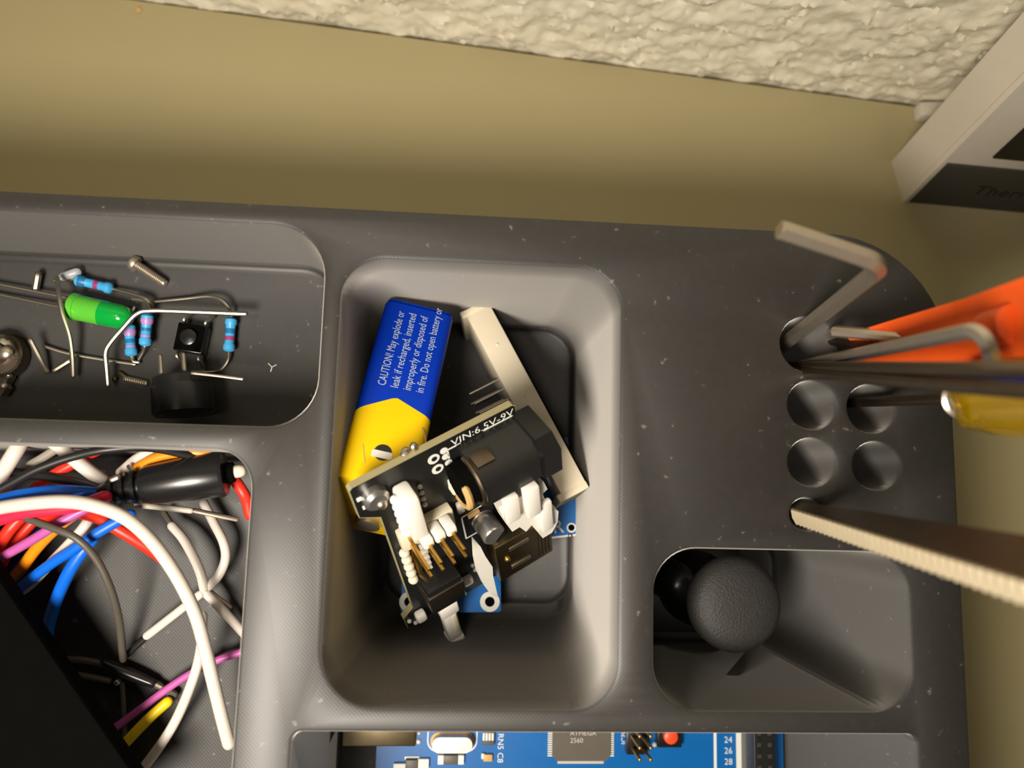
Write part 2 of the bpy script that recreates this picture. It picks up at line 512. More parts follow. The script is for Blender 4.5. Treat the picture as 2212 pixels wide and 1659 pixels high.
# ------------------------------------------------------------------ 9 V battery
def battery():
    E0, E1 = P(836, 640, 36), P(712, 1075, 57)
    a = (E1 - E0).normalized()                       # far end -> near end
    hz = Vector((a.y, -a.x, 0)).normalized()
    if hz.x < 0:
        hz = -hz
    k = hz.cross(a)
    if k.z < 0:
        k = -k
    th = math.radians(-5)
    w = hz * math.cos(th) + k * math.sin(th)
    n = w.cross(a)
    if n.z < 0:
        n = -n
    Lb, W, H = 44.0, 15.2, 25.0
    t = thing('nine_volt_battery', 'blue and yellow block battery leaning in the deep middle compartment', 'battery', E0 + w * 8.5 - n * H + a * 24)
    prof = [(x + W / 2, y - H / 2) for x, y in rr(-W / 2, W / 2, -H / 2, H / 2, 1.8, 5)]    # (across w, along n), top at 0
    def bound(x, y):                                  # distance from the far end where blue turns yellow
        ap, xa = 24.6, W * .48
        return ap + (xa - x) * .62 if x < xa else ap + (x - xa) * .40
    k_ = len(prof)
    def shell(ds0, ds1, grow=0.0):
        m = MB()
        cx_, cy_ = W / 2, -H / 2
        rows = []
        for ds in (ds0, ds1):
            rows.append([E0 + w * (cx_ + (x - cx_) * (1 + grow)) + n * (cy_ + (y - cy_) * (1 + grow)) + a * d for (x, y), d in zip(prof, ds)])
        m.add(rows[0] + rows[1], [(i, (i + 1) % k_, (i + 1) % k_ + k_, i + k_) for i in range(k_)] + ([tuple(range(k_))] if len(set(ds0)) == 1 else []) + ([tuple(range(2 * k_ - 1, k_ - 1, -1))] if len(set(ds1)) == 1 else []))
        return m
    # densify the profile along the top so the chevron is crisp
    top_pts = [(2.2 + (W - 4.4) * i / 12, 0.0) for i in range(13)]
    newp = []
    done = False
    for i in range(len(prof)):
        p, q = prof[i], prof[(i + 1) % len(prof)]
        newp.append(p)
        if abs(p[1]) < 1e-6 and abs(q[1]) < 1e-6 and abs(p[0] - q[0]) > 3:
            steps = [p[0] + (q[0] - p[0]) * j / 12 for j in range(1, 12)]
            newp += [(x, 0.0) for x in steps]
    prof[:] = newp
    k_ = len(prof)
    bd = [bound(x, y) for x, y in prof]
    shell([1.0] * k_, bd).build('blue_wrap', M_BBLUE, t)
    shell(bd, [Lb] * k_).build('yellow_wrap', M_BYEL, t)
    shell([0.0] * k_, [1.0] * k_, -.03).build('end_cap', M_BBLUE, t)
    m = MB()
    for q in (.28, .72):
        m.lathe(E0 + w * W * .5 - n * (H * q) + a * (Lb - .2), a, [(0, 2.9), (.4, 2.9), (1.8, 2.6), (2.0, 2.2)], 16)
    m.build('snap_terminal', M_STEEL, t)
    lines = ['CAUTION! May explode or', 'leak if recharged, inserted', 'improperly or disposed of', 'in fire. Do not open battery or']
    m = MB()
    starts = [22.6, 22.5, 22.4, 22.3]
    for s, l, st in zip((4.6, 7.2, 9.8, 12.4), lines, starts):
        vs_, _ = text_geo(l, 2.45)
        wid = max(x for x, y in vs_)
        goal = 19.5 if l[0] != 'i' or l[1] != 'n' else 22.5
        text_on(m, l, 2.45, E0 + w * s + n * .05 + a * st, -a, -w, goal / wid)
    m.build('warning_print', M_BTXT, t)
    m = MB()
    m.prism(circ(0, 0, 1.75, 24), .0, .05, E0 + w * 7.4 + n * .02 + a * 37.4, w, a, n)
    pr = m.build('round_print', M_BLACKP, t)
    m = MB()
    m.prism(rr(-2.0, 2.0, -.75, .75, .2, 2), .0, .1, E0 + w * 7.3 + n * .05 + a * 37.9, w, a, n)
    m.build('print_bar', M_WPLAS, t)
    m = MB()
    m.prism([(0, 0), (.35, -.1), (2.0, 3.6), (1.7, 3.9)], 0, .04, E0 + w * 13.6 + n * .02 + a * 30.2, w, a, n)
    m.prism([(0, 0), (.2, -.05), (1.5, 3.8), (1.35, 3.9)], 0, .04, E0 + w * 3.2 + n * .02 + a * 36.5, w, a, n)
    m.build('crease_print', M_BRONZE, t)
battery()

# ------------------------------------------------------------------ seven-segment display lying on its long side
def display():
    F0, F1 = P(1055, 645, 26), P(1275, 1052, 32)     # upper right long edge
    a = (F1 - F0).normalized()
    s = Vector((-a.y, a.x, 0)).normalized()
    if s.x > 0:
        s = -s                                        # to the left
    s = (s * 1.0 + Vector((0, 0, .0))).normalized()
    n = a.cross(s)
    if n.z < 0:
        n = -n
    Ld = (F1 - F0).length
    t = thing('segment_display', 'long cream digit display block standing on edge right of the battery', 'display', F0 + a * Ld / 2 + s * 3.5 - n * 15)
    m = MB()
    R = Matrix((a, s, n)).transposed()
    m.box(F0 + a * Ld / 2 + s * 3.4 - n * 9, (Ld, 6.2, 18), R, .35)
    body = m.build('body', M_CREAM, t)
    m = MB()
    m.box(F0 + a * .9 + s * 3.9 - n * 9, (1.8, 7.4, 18.1), R, .3)
    m.build('end_rib', M_CREAM, t)
    MB().box(F0 + a * (Ld - .9) + s * 3.9 - n * 9, (1.8, 7.4, 18.1), R, .3).build('end_rib', M_CREAM, t)
    m = MB()
    m.box(F0 + a * Ld / 2 + s * .15 - n * 9, (Ld - .8, .5, 17.2), R, .1)
    m.build('black_face', M_BLACKM, t)
    for i in range(6):
        m = MB()
        p = F0 + a * (18.0 + 2.54 * i) + s * 6.3 - n * 2.2
        m.tube([p, p + s * 7.8], .28, 6, 'flat')
        m.build('pin', M_TIN, t)
        m = MB()
        m.tube([p - n * 11, p - n * 11 + s * 7.8], .28, 6, 'flat')
        m.build('pin', M_TIN, t)
    for q in (.22, .5, .78):
        m = MB()
        m.ball(F0 + a * Ld * q + s * 3.2 - n * .25, .5, 10, 6)
        m.build('mould_mark', M_CREAM, t)
display()

# ------------------------------------------------------------------ breadboard power module
MA, MBp, MC = P(752, 1058, 63), P(1112, 872, 56), P(876, 1362, 21)
MU = (MBp - MA).normalized()
MV = (MC - MA); MV = (MV - MU * MV.dot(MU)).normalized()
MN = MV.cross(MU)
def ml(u, v, h):
    return MA + MU * u + MV * v + MN * h
def mloc(px, py, h):
    w = ray(px, py); o = MA + MN * h
    p = CAM + w * ((o - CAM).dot(MN) / w.dot(MN))
    return (p - MA).dot(MU), (p - MA).dot(MV)
RM = Matrix((MU, MV, MN)).transposed()
def power_module():
    t = thing('power_supply_module', 'black power supply circuit board leaning upright in front of the battery', 'circuit board', ml(17, 53, 0))
    ol = [(0.6, 0), (34.4, 0), (35, .6), (35, 53), (1.2, 53), (1.0, 48.5), (3.7, 46.2), (3.7, 11.6), (0, 8.7), (0, .6)]
    MB().prism(ol, -1.5, 0, MA, MU, MV, MN).build('board_core', M_PCBE, t)
    inner = [(0.75, .15), (34.3, .15), (34.85, .7), (34.85, 52.85), (1.35, 52.85), (1.2, 48.5), (3.85, 46.3), (3.85, 11.5), (.15, 8.6), (.15, .7)]
    MB().prism(inner, 0, .06, MA, MU, MV, MN).build('solder_mask', M_PCBK, t)
    def bxm(name, m, u0, u1, v0, v1, h0, h1, bev=.2, par=t):
        return MB().box(ml((u0 + u1) / 2, (v0 + v1) / 2, (h0 + h1) / 2), (u1 - u0, v1 - v0, h1 - h0), RM, bev).build(name, m, par)
    # barrel jack
    j = MB()
    j.prism([(2.9, 0), (12.6, 0), (12.6, 7.4), (10.6, 10.4), (5.0, 10.4), (2.9, 7.4)], 21.5, 34.0, MA, MV, MN, MU)
    jk = j.build('barrel_jack', M_BLACKP, t)
    j = MB()
    j.prism([(2.2, 0), (13.2, 0), (13.2, 8.2), (10.8, 11.2), (4.6, 11.2), (2.2, 8.2)], 34.0, 37.8, MA, MV, MN, MU)
    j.build('jack_flange', M_BLACKP, jk)
    j = MB()
    arc = [ml(21.2, 7.8 + 4.9 * math.cos(math.radians(a)), 5.2 + 5.2 * math.sin(math.radians(a))) for a in range(-20, 201, 20)]
    MB().tube(arc, .5, 8).build('jack_rim', M_DSTEEL, jk)
    arc = [ml(18.6, 8.2 + 4.2 * math.cos(math.radians(a)), 4.6 + 4.6 * math.sin(math.radians(a))) for a in range(-10, 150, 20)]
    MB().tube(arc, .75, 8).build('jack_contact', M_BRONZE, jk)
    MB().lathe(ml(18.2, 7.8, 4.9), MU, [(0, .1), (0, 4.3), (3.3, 4.6)], 24).build('jack_back', M_BLACKM, jk)
    bxm('jack_tab', M_DSTEEL, 22.0, 25.8, 2.4, 3.2, 4.0, 7.5, .1, jk)
    # usb socket
    us = bxm('usb_socket', M_USB, 22.8, 37.0, 31.5, 45.0, .1, 6.6, .5)
    for q in range(4):
        bxm('socket_groove', M_DSTEEL, 33.2 + q * .9, 33.5 + q * .9, 33.0, 43.8, 6.5, 6.75, .05, us)
    bxm('socket_spring', M_TIN, 26.0, 31.0, 34.0, 35.2, 6.5, 6.8, .1, us)
    bxm('socket_spring', M_TIN, 26.0, 31.0, 41.0, 42.2, 6.5, 6.8, .1, us)
    MB().ball(ml(25.3, 37.4, 6.6), .8, 10, 6).build('solder_dot', M_GOLD, us)
    # electrolytic capacitor
    c = MB().lathe(ml(23.6, 28.0, 0), MN, [(0, 2.6), (.8, 2.6), (1.0, 2.4), (1.3, 2.6), (5.6, 2.6), (6.0, 2.3), (6.02, .1)], 24).build('capacitor', M_ALU, t)
    MB().box(ml(23.6, 28.0, .35), (6.2, 6.2, .7), RM, .3).build('capacitor_base', M_BLACKP, c)
    MB().prism([(2.3 * math.cos(a), 2.3 * math.sin(a)) for a in [math.radians(x) for x in range(-10, 101, 10)]], 6.0, 6.06, ml(23.6, 28.0, 0), MU, MV, MN).build('polarity_mark', M_BLACKP, c)
    # pin headers with cream bases
    hb = bxm('header_base', M_CREAM, 5.4, 17.2, 17.2, 22.6, 0, 2.4, .3)
    for u in (7.2, 9.74, 12.28, 14.82):
        for v in (18.6, 21.14):
            MB().box(ml(u, v, 5.6), (.64, .64, 11.0), RM, .08).build('gold_pin', M_GOLD, hb)
    for u, v in ((14.8, 18.6), (12.3, 18.6), (9.7, 18.6)):
        bxm('jumper_cap', M_WPLAS, u - 1.15, u + 1.15, v - 1.5, v + 1.0, 2.5, 6.4, .5, hb)
    wb_ = bxm('jumper_bar', M_WPLAS, 7.2, 10.6, 4.5, 16.8, .1, 5.6, .8)
    for q in range(6):
        MB().ball(ml(6.9, 5.6 + q * 2.1, 2.6), 1.05, 12, 8).build('bead', M_WPLAS, wb_)
    for q in range(5):
        MB().ball(ml(5.7, 24.4 + q * 2.54, 1.0), 1.15, 12, 8).build('solder_joint', M_CREAM, t)
    bxm('gold_header', M_GOLD, 7.0, 8.2, 25.0, 35.5, .1, 1.2, .2)
    for q in range(5):
        MB().box(ml(9.7, 26.0 + q * 2.1, .6), (1.5, .9, 1.2), RM, .15).build('chip_resistor', M_OFFW, t)
    # push switch with white plunger
    sw = bxm('switch_body', M_BLACKP, 6.4, 14.4, 34.2, 43.0, .1, 6.2, .4)
    bxm('switch_frame', M_DSTEEL, 6.2, 14.6, 36.0, 40.0, .1, 6.6, .2, sw)
    pl = bxm('plunger_collar', M_WPLAS, 7.9, 12.3, 42.8, 47.6, 1.6, 6.0, .5, sw)
    bxm('plunger', M_WPLAS, 8.4, 11.6, 47.4, 60.0, 2.2, 5.6, .5, sw)
    bxm('plunger_groove', M_CREAM, 10.3, 11.2, 48.5, 56.0, 5.5, 5.75, .05, sw)
    bxm('plunger_tip', M_WPLAS, 8.1, 11.9, 58.6, 61.4, 1.9, 5.9, .6, sw)
    # small parts
    MB().lathe(ml(3.9, 4.6, 0), MN, [(0, 2.5), (1.6, 2.5), (2.2, 1.8), (2.25, .1)], 20).build('solder_mound', M_ALU, t)
    MB().ball(ml(4.4, 5.6, 1.8), 1.2, 12, 8).build('solder_ball', M_TIN, t)
    for u, v in ((1.2, 3.6), (1.7, 6.4)):
        bxm('pad', M_SILK, u - .5, u + .5, v - .5, v + .5, .05, .3, .1)
    bxm('regulator', M_BLACKP, 24.6, 28.2, 14.6, 21.0, .1, 1.7, .25)
    for q in range(3):
        bxm('regulator_leg', M_TIN, 22.6, 24.7, 15.2 + q * 2.3, 16.2 + q * 2.3, .1, .6, .1)
    bxm('white_part', M_OFFW, 18.6, 20.2, 18.8, 22.0, .1, 1.2, .3)
    bxm('tan_part', M_BRONZE, 20.6, 23.4, 24.4, 25.6, .1, .9, .2)
    MB().lathe(ml(19.6, 13.6, 0), MN, [(0, 1.5), (1.6, 1.5), (2.2, .9), (2.25, .05)], 16).build('cream_lens', M_CREAM, t)
    bxm('led', M_WPLAS, 16.0, 18.4, 45.2, 47.6, .1, 1.9, .5)
    bxm('led', M_WPLAS, 3.4, 5.8, 47.6, 50.6, .1, 2.2, .6)
    for u, v in ((13.3, 44.4), (14.0, 46.6), (14.2, 48.8), (19.3, 43.0), (19.7, 45.2), (2.0, 50.0), (3.2, 52.0), (16.0, 52.0)):
        MB().ball(ml(u, v, .3), .55, 10, 6).build('solder_dot', M_SILK, t)
    for q in range(4):
        MB().ball(ml(12.6, 8.6 + q * 1.9, .3), .55, 10, 6).build('solder_dot', M_SILK, t)
    # pins that plug downwards
    MB().tube([ml(2.6, 10.6, -1.2), ml(4.6, 10.9, -1.0)], .7, 8).build('edge_pin', M_TIN, t)
    MB().tube([ml(14.0, .0, -1.4), ml(14.0, -.6, -1.6)], .8, 8).build('edge_pin', M_TIN, t)
    MB().tube([ml(11.8, -.1, -1.5), ml(12.4, -.4, -1.6)], .8, 8).build('edge_pin', M_TIN, t)
    # silkscreen
    m = MB()
    text_on(m, 'VIN:6.5V-9V', 2.5, ml(20.6, 2.55, .12), MU, -MV, 1.0 * 13.8 / max(x for x, y in text_geo('VIN:6.5V-9V', 2.5)[0]))
    m.build('board_lettering', M_SILK, t)
    m = MB()
    for cu, cv in ((16.6, 3.4), (16.9, 6.6)):
        m.prism(circ(cu, cv, 1.25, 16), .06, .12, MA, MU, MV, MN)
    for cu, cv in ((18.9, 2.6), (19.0, 4.4), (19.3, 6.4)):
        m.prism(circ(cu, cv, .8, 14), .06, .12, MA, MU, MV, MN)
    m.build('board_symbol', M_SILK, t)
    m = MB()
    for cu, cv in ((16.6, 3.4), (16.9, 6.6)):
        m.prism(circ(cu + .1, cv, .6, 14), .1, .16, MA, MU, MV, MN)
    m.build('symbol_centre', M_PCBK, t)
    m = MB()
    def line(u0, v0, u1, v1, wd=.35):
        d = Vector((u1 - u0, v1 - v0)); d.normalize()
        q = Vector((-d.y, d.x)) * wd / 2
        m.prism([(u0 + q.x, v0 + q.y), (u1 + q.x, v1 + q.y), (u1 - q.x, v1 - q.y), (u0 - q.x, v0 - q.y)], .06, .12, MA, MU, MV, MN)
    line(27.5, 2.75, 34.4, 2.75); line(19.6, 2.9, 22.5, 2.9); line(19.6, 2.9, 19.6, 5.4)
    line(18.4, 11.2, 20.6, 11.2); line(18.4, 11.2, 18.4, 14.2)
    line(19.4, 24.8, 26.5, 24.2); line(19.4, 24.8, 19.4, 32.5); line(19.4, 32.5, 22, 32.5)
    m.build('silkscreen_lines', M_SILK, t)
power_module()

# white stepped connector and white strip caught on the module
def white_bits():
    pts = [(1076, 1096), (1104, 1083), (1132, 1068), (1158, 1052), (1174, 1040), (1182, 1056), (1172, 1066), (1180, 1088), (1206, 1104), (1204, 1128), (1192, 1150), (1172, 1162), (1162, 1150), (1148, 1134), (1136, 1148), (1122, 1138), (1106, 1148), (1092, 1128)]
    ol = [mloc(x, y, 9.5) for x, y in pts]
    t = thing('white_connector', 'white stepped plastic connector jammed between the jack and the cream display', 'connector', ml(28, 22, 7.2))
    MB().prism(ol, 6.8, 9.6, MA, MU, MV, MN).build('plug_body', M_WPLAS, t)
    for x0, y0, x1, y1, hh in ((1090, 1088, 1128, 1120, 11.2), (1136, 1066, 1172, 1108, 11.8), (1168, 1096, 1198, 1140, 11.0)):
        (u0, v0), (u1, v1) = mloc(x0, y0, hh), mloc(x1, y1, hh)
        MB().box(ml((u0 + u1) / 2, (v0 + v1) / 2, (hh + 9.5) / 2), (max(1.5, abs(u1 - u0)), max(1.5, abs(v1 - v0)), hh - 9.5), RM, .5).build('latch', M_WPLAS, t)
    pts = [(1024, 1166), (1036, 1178), (1046, 1198), (1062, 1222), (1063, 1240), (1074, 1288), (1060, 1284), (1044, 1262), (1032, 1236), (1026, 1206)]
    ol = [mloc(x, y, 6.0) for x, y in pts]
    m = MB().prism(ol, 5.0, 6.4, MA, MU, MV, MN)
    solo(m, 'white_strip', M_WPLAS, 'narrow bent white plastic strip beside the silver capacitor', 'plastic strip')
white_bits()

# ------------------------------------------------------------------ blue boards at the bottom of the middle compartment
def ring_board():
    z0, z1 = 17.0, 11.0                              # front edge rides up the sloping front wall
    fl, fr = P(866, 1324, z0), P(1082, 1322, z0)
    U = (fr - fl).normalized()
    W = (fr - fl).length
    V = Vector((-U.y, U.x, 0)).normalized()
    V = (V * 30 + Vector((0, 0, z1 - z0))).normalized()
    N = U.cross(V)
    t = thing('sensor_board', 'blue sensor board with two white ringed mounting holes under the power module', 'circuit board', fl + U * W / 2 + V * 15)
    MB().prism(rr(0, W, 0, 30, .6, 3), -1.5, 0, fl, U, V, N).build('board', M_PCBB, t)
    for px, py in ((884, 1300), (1058, 1300)):
        w = ray(px, py)
        p = CAM + w * ((fl - CAM).dot(N) / w.dot(N))
        q = p - fl
        u, v = q.dot(U), q.dot(V)
        m = MB()
        out, inn = circ(u, v, 2.3, 28), circ(u, v, 1.15, 28)
        vs_ = [fl + U * x + V * y + N * h for loop, h in ((out, .02), (out, .35), (inn, .35), (inn, .02)) for x, y in loop]
        fs = []
        for a in range(3):
            for i in range(28):
                fs.append((a * 28 + i, a * 28 + (i + 1) % 28, (a + 1) * 28 + (i + 1) % 28, (a + 1) * 28 + i))
        m.add(vs_, fs)
        r = m.build('mounting_ring', M_SILK, t)
        MB().prism(circ(u, v, 1.2, 24), .0, .06, fl, U, V, N).build('hole', M_BLACKM, r)
ring_board()
def r_board():
    z = 13.0
    c0 = P(1251, 1156, z)
    c1 = P(1130, 1170, z)
    U = (c1 - c0).normalized()                       # along the front edge, leftwards
    V = Vector((U.y, -U.x, 0)).normalized()
    if V.y < 0:
        V = -V
    N = Vector((0, 0, 1))
    t = thing('ranging_sensor_board', 'blue circuit board printed with a white letter R, lower right of the display', 'circuit board', c0 + U * 12 + V * 12 - N * 1.5)
    MB().prism([(0, 0), (22, 0), (22, 24), (0, 24)], -1.5, 0, c0, U, V, N).build('board', M_PCBB, t)
    m = MB()
    text_on(m, 'R', 4.6, c0 + U * 6.3 + V * 1.1 + N * .06, -U, V)
    m.build('letter_print', M_SILK, t)
    m = MB()
    m.prism([(0, 0), (22, 0), (22, .35), (0, .35)], .0, .1, c0, U, V, N)
    m.build('edge_line', M_SILK, t)
    r = MB().prism(circ(1.7, 2.0, 1.15, 20), .0, .12, c0, U, V, N).build('mounting_ring', M_SILK, t)
    MB().prism(circ(1.7, 2.0, .8, 20), .05, .2, c0, U, V, N).build('hole', M_BLACKM, r)
    MB().ball(c0 + U * 2.2 + V * .2 + N * .1, .6, 10, 6).build('solder_dot', M_TIN, t)
    m = MB()
    m.lathe(c0 + U * 14 + V * 12 + N * 0, Vector((0, 0, -1)), [(1.5, 5), (4.0, 5), (4.2, 4.0)], 20)
    m.build('transducer', M_ALU, t)
r_board()

# ------------------------------------------------------------------ electronic bits in the shallow back compartment (floor z = 35)
F = 35.0
def pz(pts):
    return [P(x, y, z) for x, y, z in pts]
def resistor(label, b0, b1, leads, bands):
    a, b = P(*b0), P(*b1)
    ax = (b - a).normalized(); L = (b - a).length
    c = (a + b) / 2
    t = thing('resistor', label, 'resistor', (c.x, c.y, c.z - 1.3), 'loose resistors')
    prof = [(0, .35), (.15, .85), (.5, 1.22), (1.4, 1.25), (1.8, 1.0), (L - 1.8, 1.0), (L - 1.4, 1.25), (L - .5, 1.22), (L - .15, .85), (L, .35)]
    body = MB().lathe(a, ax, prof, 16).build('body', M_RESB, t)
    def rad(d):
        for (d0, r0), (d1, r1) in zip(prof, prof[1:]):
            if d0 <= d <= d1:
                return r0 + (r1 - r0) * (d - d0) / (d1 - d0)
        return 1
    for f0, f1, m in bands:
        d0, d1 = f0 * L, f1 * L
        MB().tube([a + ax * d for d in (d0, (d0 + d1) / 2, d1)], [rad(d0) + .04, max(rad(d0), rad((d0 + d1) / 2), rad(d1)) + .04, rad(d1) + .04], 16, 'flat').build('colour_band', m, body)
    for l in leads:
        MB().tube(spline(pz(l)), .34, 8).build('lead', M_TIN, t)
resistor('blue banded resistor lying behind the green LED', (162, 604, 37), (244, 624, 37), [[(162, 604, 37), (140, 604, 36.5), (118, 606, 35.5)], [(244, 624, 37), (290, 636, 38), (315, 645, 38.5), (326, 660, 38), (322, 676, 37)]],
         [(.12, .3, M_BAND_D), (.52, .64, M_BAND_R)])
resistor('blue resistor standing at the tip of the green LED, upper one of the close pair', (319, 677, 39), (313, 748, 38), [[(319, 677, 39), (322, 664, 39), (312, 650, 38.5), (285, 646, 38)], [(313, 748, 38), (309, 760, 37), (300, 776, 36)]],
         [(.16, .34, M_BAND_P), (.44, .54, M_BAND_D), (.66, .72, M_BAND_P)])
resistor('blue resistor lower left of its twin, beside the bent thick lead', (279, 700, 37.2), (284, 770, 37), [[(279, 700, 37.2), (284, 680, 38), (290, 664, 38)], [(284, 770, 37), (287, 780, 36.4), (300, 783, 36)]],
         [(.18, .38, M_BAND_P), (.48, .6, M_BAND_D), (.68, .74, M_BAND_P)])
resistor('blue resistor on a long looped lead at the right, near the black buzzer', (500, 686, 37), (494, 760, 37), [[(500, 686, 37), (496, 668, 38), (478, 648, 38.5), (450, 640, 38), (400, 645, 37), (330, 652, 36.5)], [(494, 760, 37), (492, 778, 37), (480, 795, 36.5), (462, 803, 36), (415, 803, 36)]],
         [(.34, .48, M_BAND_D), (.56, .68, M_BAND_R)])
# green LED
def led():
    a, b = P(154, 661, 38.2), P(287, 690, 38.6)
    ax = (b - a).normalized(); L = (b - a).length
    t = thing('green_led', 'translucent green LED with two long leads lying on the compartment floor', 'LED', P(215, 675, 35.3))
    base = MB().lathe(a, ax, [(0, .1), (0, 2.6), (.35, 2.95), (1.5, 2.95), (1.6, 2.75), (6.6, 2.7)], 24).build('flange', M_LEDG, t)
    MB().lathe(a + ax * 6.6, ax, [(0, 2.7), (L - 9.0, 2.62), (L - 7.6, 2.2), (L - 6.9, 1.4), (L - 6.6, .4)], 24).build('dome', M_LEDD, t)
    MB().tube(spline(pz([(156, 645, 38.2), (80, 630, 37.5), (0, 614, 37), (-60, 602, 36.6)])), .32, 8).build('lead', M_TIN, t)
    MB().tube(spline(pz([(154, 668, 38.2), (90, 655, 37.4), (0, 636, 36.6), (-50, 624, 36.4)])), .32, 8).build('lead', M_TIN, t)
led()
# loose leads
def lead(label, pts, r, name='wire_lead', m=None, k=8):
    solo(MB().tube(spline(pz(pts), k), r, 8), name, m or M_TIN, label, 'wire lead', 'loose metal leads')
lead('thick flat metal lead bent from the LED tip down past the resistor pair', [(531, 678, 40.5), (430, 674, 41), (330, 671, 41.5), (296, 678, 41.5), (265, 710, 41), (238, 742, 40.5), (229, 762, 40), (231, 795, 39), (234, 832, 38)], .52)
lead('curved metal lead crossing the left end of the green LED', [(124, 602, 40), (128, 640, 41.5), (134, 675, 41.5), (150, 725, 40), (156, 770, 38.5), (158, 812, 37.5)], .5)
lead('thin straight lead running from the left cluster to the lower resistor', [(96, 748, 36.2), (150, 764, 36.0), (230, 778, 35.8), (292, 787, 35.8)], .36)
lead('thin lead lying against the top edge of the buzzer', [(415, 806, 47.5), (470, 812, 47.8), (524, 819, 48)], .33)
lead('short bright lead offcut left of the glass bead', [(82, 594, 37), (77, 624, 36.5)], .8)
lead('short pale lead offcut below the curved lead', [(150, 780, 36.4), (118, 800, 36.0)], .6)
lead('stubby lead with a bright tip right of the silver trimmer', [(66, 735, 40), (85, 772, 38.5), (101, 803, 36.5)], .55)
# screw
def screw():
    h, e = P(286, 566, 37.2), P(357, 613, 36.3)
    ax = (e - h).normalized()
    t = thing('machine_screw', 'small silver machine screw lying against the back wall', 'screw', P(315, 590, 35.1))
    MB().lathe(h, ax, [(-.6, .1), (-.55, .9), (-.1, 1.65), (.7, 1.85), (1.1, 1.7), (1.15, .9)], 20).build('head', M_STEEL, t)
    pr = [(1.0, .92)]
    L = (e - h).length
    d = 1.1
    while d < L - .4:
        pr += [(d, .98), (d + .2, .82)]
        d += .4
    pr += [(L, .8), (L + .05, .1)]
    MB().lathe(h, ax, pr, 14).build('threaded_shank', M_STEEL, t)
screw()
def mini_screw():
    h, e = P(268, 818, 36), P(318, 829, 36)
    ax = (e - h).normalized(); L = (e - h).length
    t = thing('set_screw', 'tiny threaded set screw left of the black buzzer', 'screw', P(292, 824, 35))
    pr = [(0, .4), (.1, .7)]
    d = .3
    while d < L - .2:
        pr += [(d, .78), (d + .22, .6)]
        d += .45
    pr += [(L, .5), (L + .1, .1)]
    MB().lathe(h, ax, pr, 12).build('thread', M_STEEL, t)
    MB().tube(pz([(258, 806, 35.8), (272, 816, 35.8)]), .5, 8).build('tip', M_DSTEEL, t)
    MB().ball(P(248, 819, 35.8), .6, 10, 6).build('washer_bead', M_DSTEEL, t)
mini_screw()
# glass bead
def glass():
    t = thing('glass_diode', 'small clear glass diode behind the blue banded resistor', 'diode', P(150, 592, 35.2))
    MB().tube(pz([(137, 598, 37), (166, 588, 37)]), .95, 12).build('bead', mat('clear_glass', (.8, .84, .86, 1), .08, var=.03, trans=.6), t)
    MB().tube(pz([(122, 606, 36.5), (138, 599, 37)]), .34, 8).build('lead', M_TIN, t)
glass()
# buzzer
def buzzer():
    a, b = P(392, 812, 42.0), P(398, 896, 42.0)
    ax = (b - a).normalized(); L = (b - a).length
    r = 6.0
    t = thing('buzzer', 'glossy black round buzzer on its side against the front wall', 'buzzer', P(395, 855, 35.1))
    MB().lathe(a, ax, [(0, .1), (0, r - .7), (.3, r - .35), (1.9, r - .3), (2.0, r - .1), (2.4, r), (L - .5, r), (L, r - .5), (L + .02, 1.3), (L - .8, 1.2), (L - .8, .1)], 40).build('case', M_BLACKP, t)
    for px, py in ((346, 770), (396, 766)):
        e = P(px, py, 45.5)
        MB().tube([e - ax * 0, e + ax * 4.6], .5, 8).build('pin', M_TIN, t)
buzzer()
# two small push buttons
def tact(label, px, py, ang, z):
    c = P(px, py, z)
    ca, sa = math.cos(ang), math.sin(ang)
    U = Vector((ca, sa, 0)); V = Vector((-sa, ca, 0)); N = Vector((0, 0, 1))
    R = Matrix((U, V, N)).transposed()
    t = thing('push_button', label, 'push button', (c.x, c.y, z - 1.8), 'small push buttons')
    MB().box(c, (6, 6, 3.5), R, .3).build('body', M_BLACKP, t)
    MB().box(c + N * 1.85, (5.6, 5.6, .25), R, .08).build('plate', M_BLACKM, t)
    MB().lathe(c + N * 1.8, N, [(0, 1.75), (1.0, 1.7), (1.15, 1.4), (1.17, .1)], 20).build('plunger', M_BLACKP, t)
    for su in (-1, 1):
        for sv in (-1, 1):
            p = c + U * (2.25 * su) + V * (3.1 * sv) + N * .2
            MB().tube(spline([p, p + V * (.9 * sv) + N * .5, p + V * (1.7 * sv) - N * .2 + U * .6, p + V * (2.6 * sv) - N * 1.0 + U * .9], 4), .36, 6).build('pin', M_TIN, t)
tact('black push button with bent pins beside the looped resistor', 416, 733, -.12, 37.0)
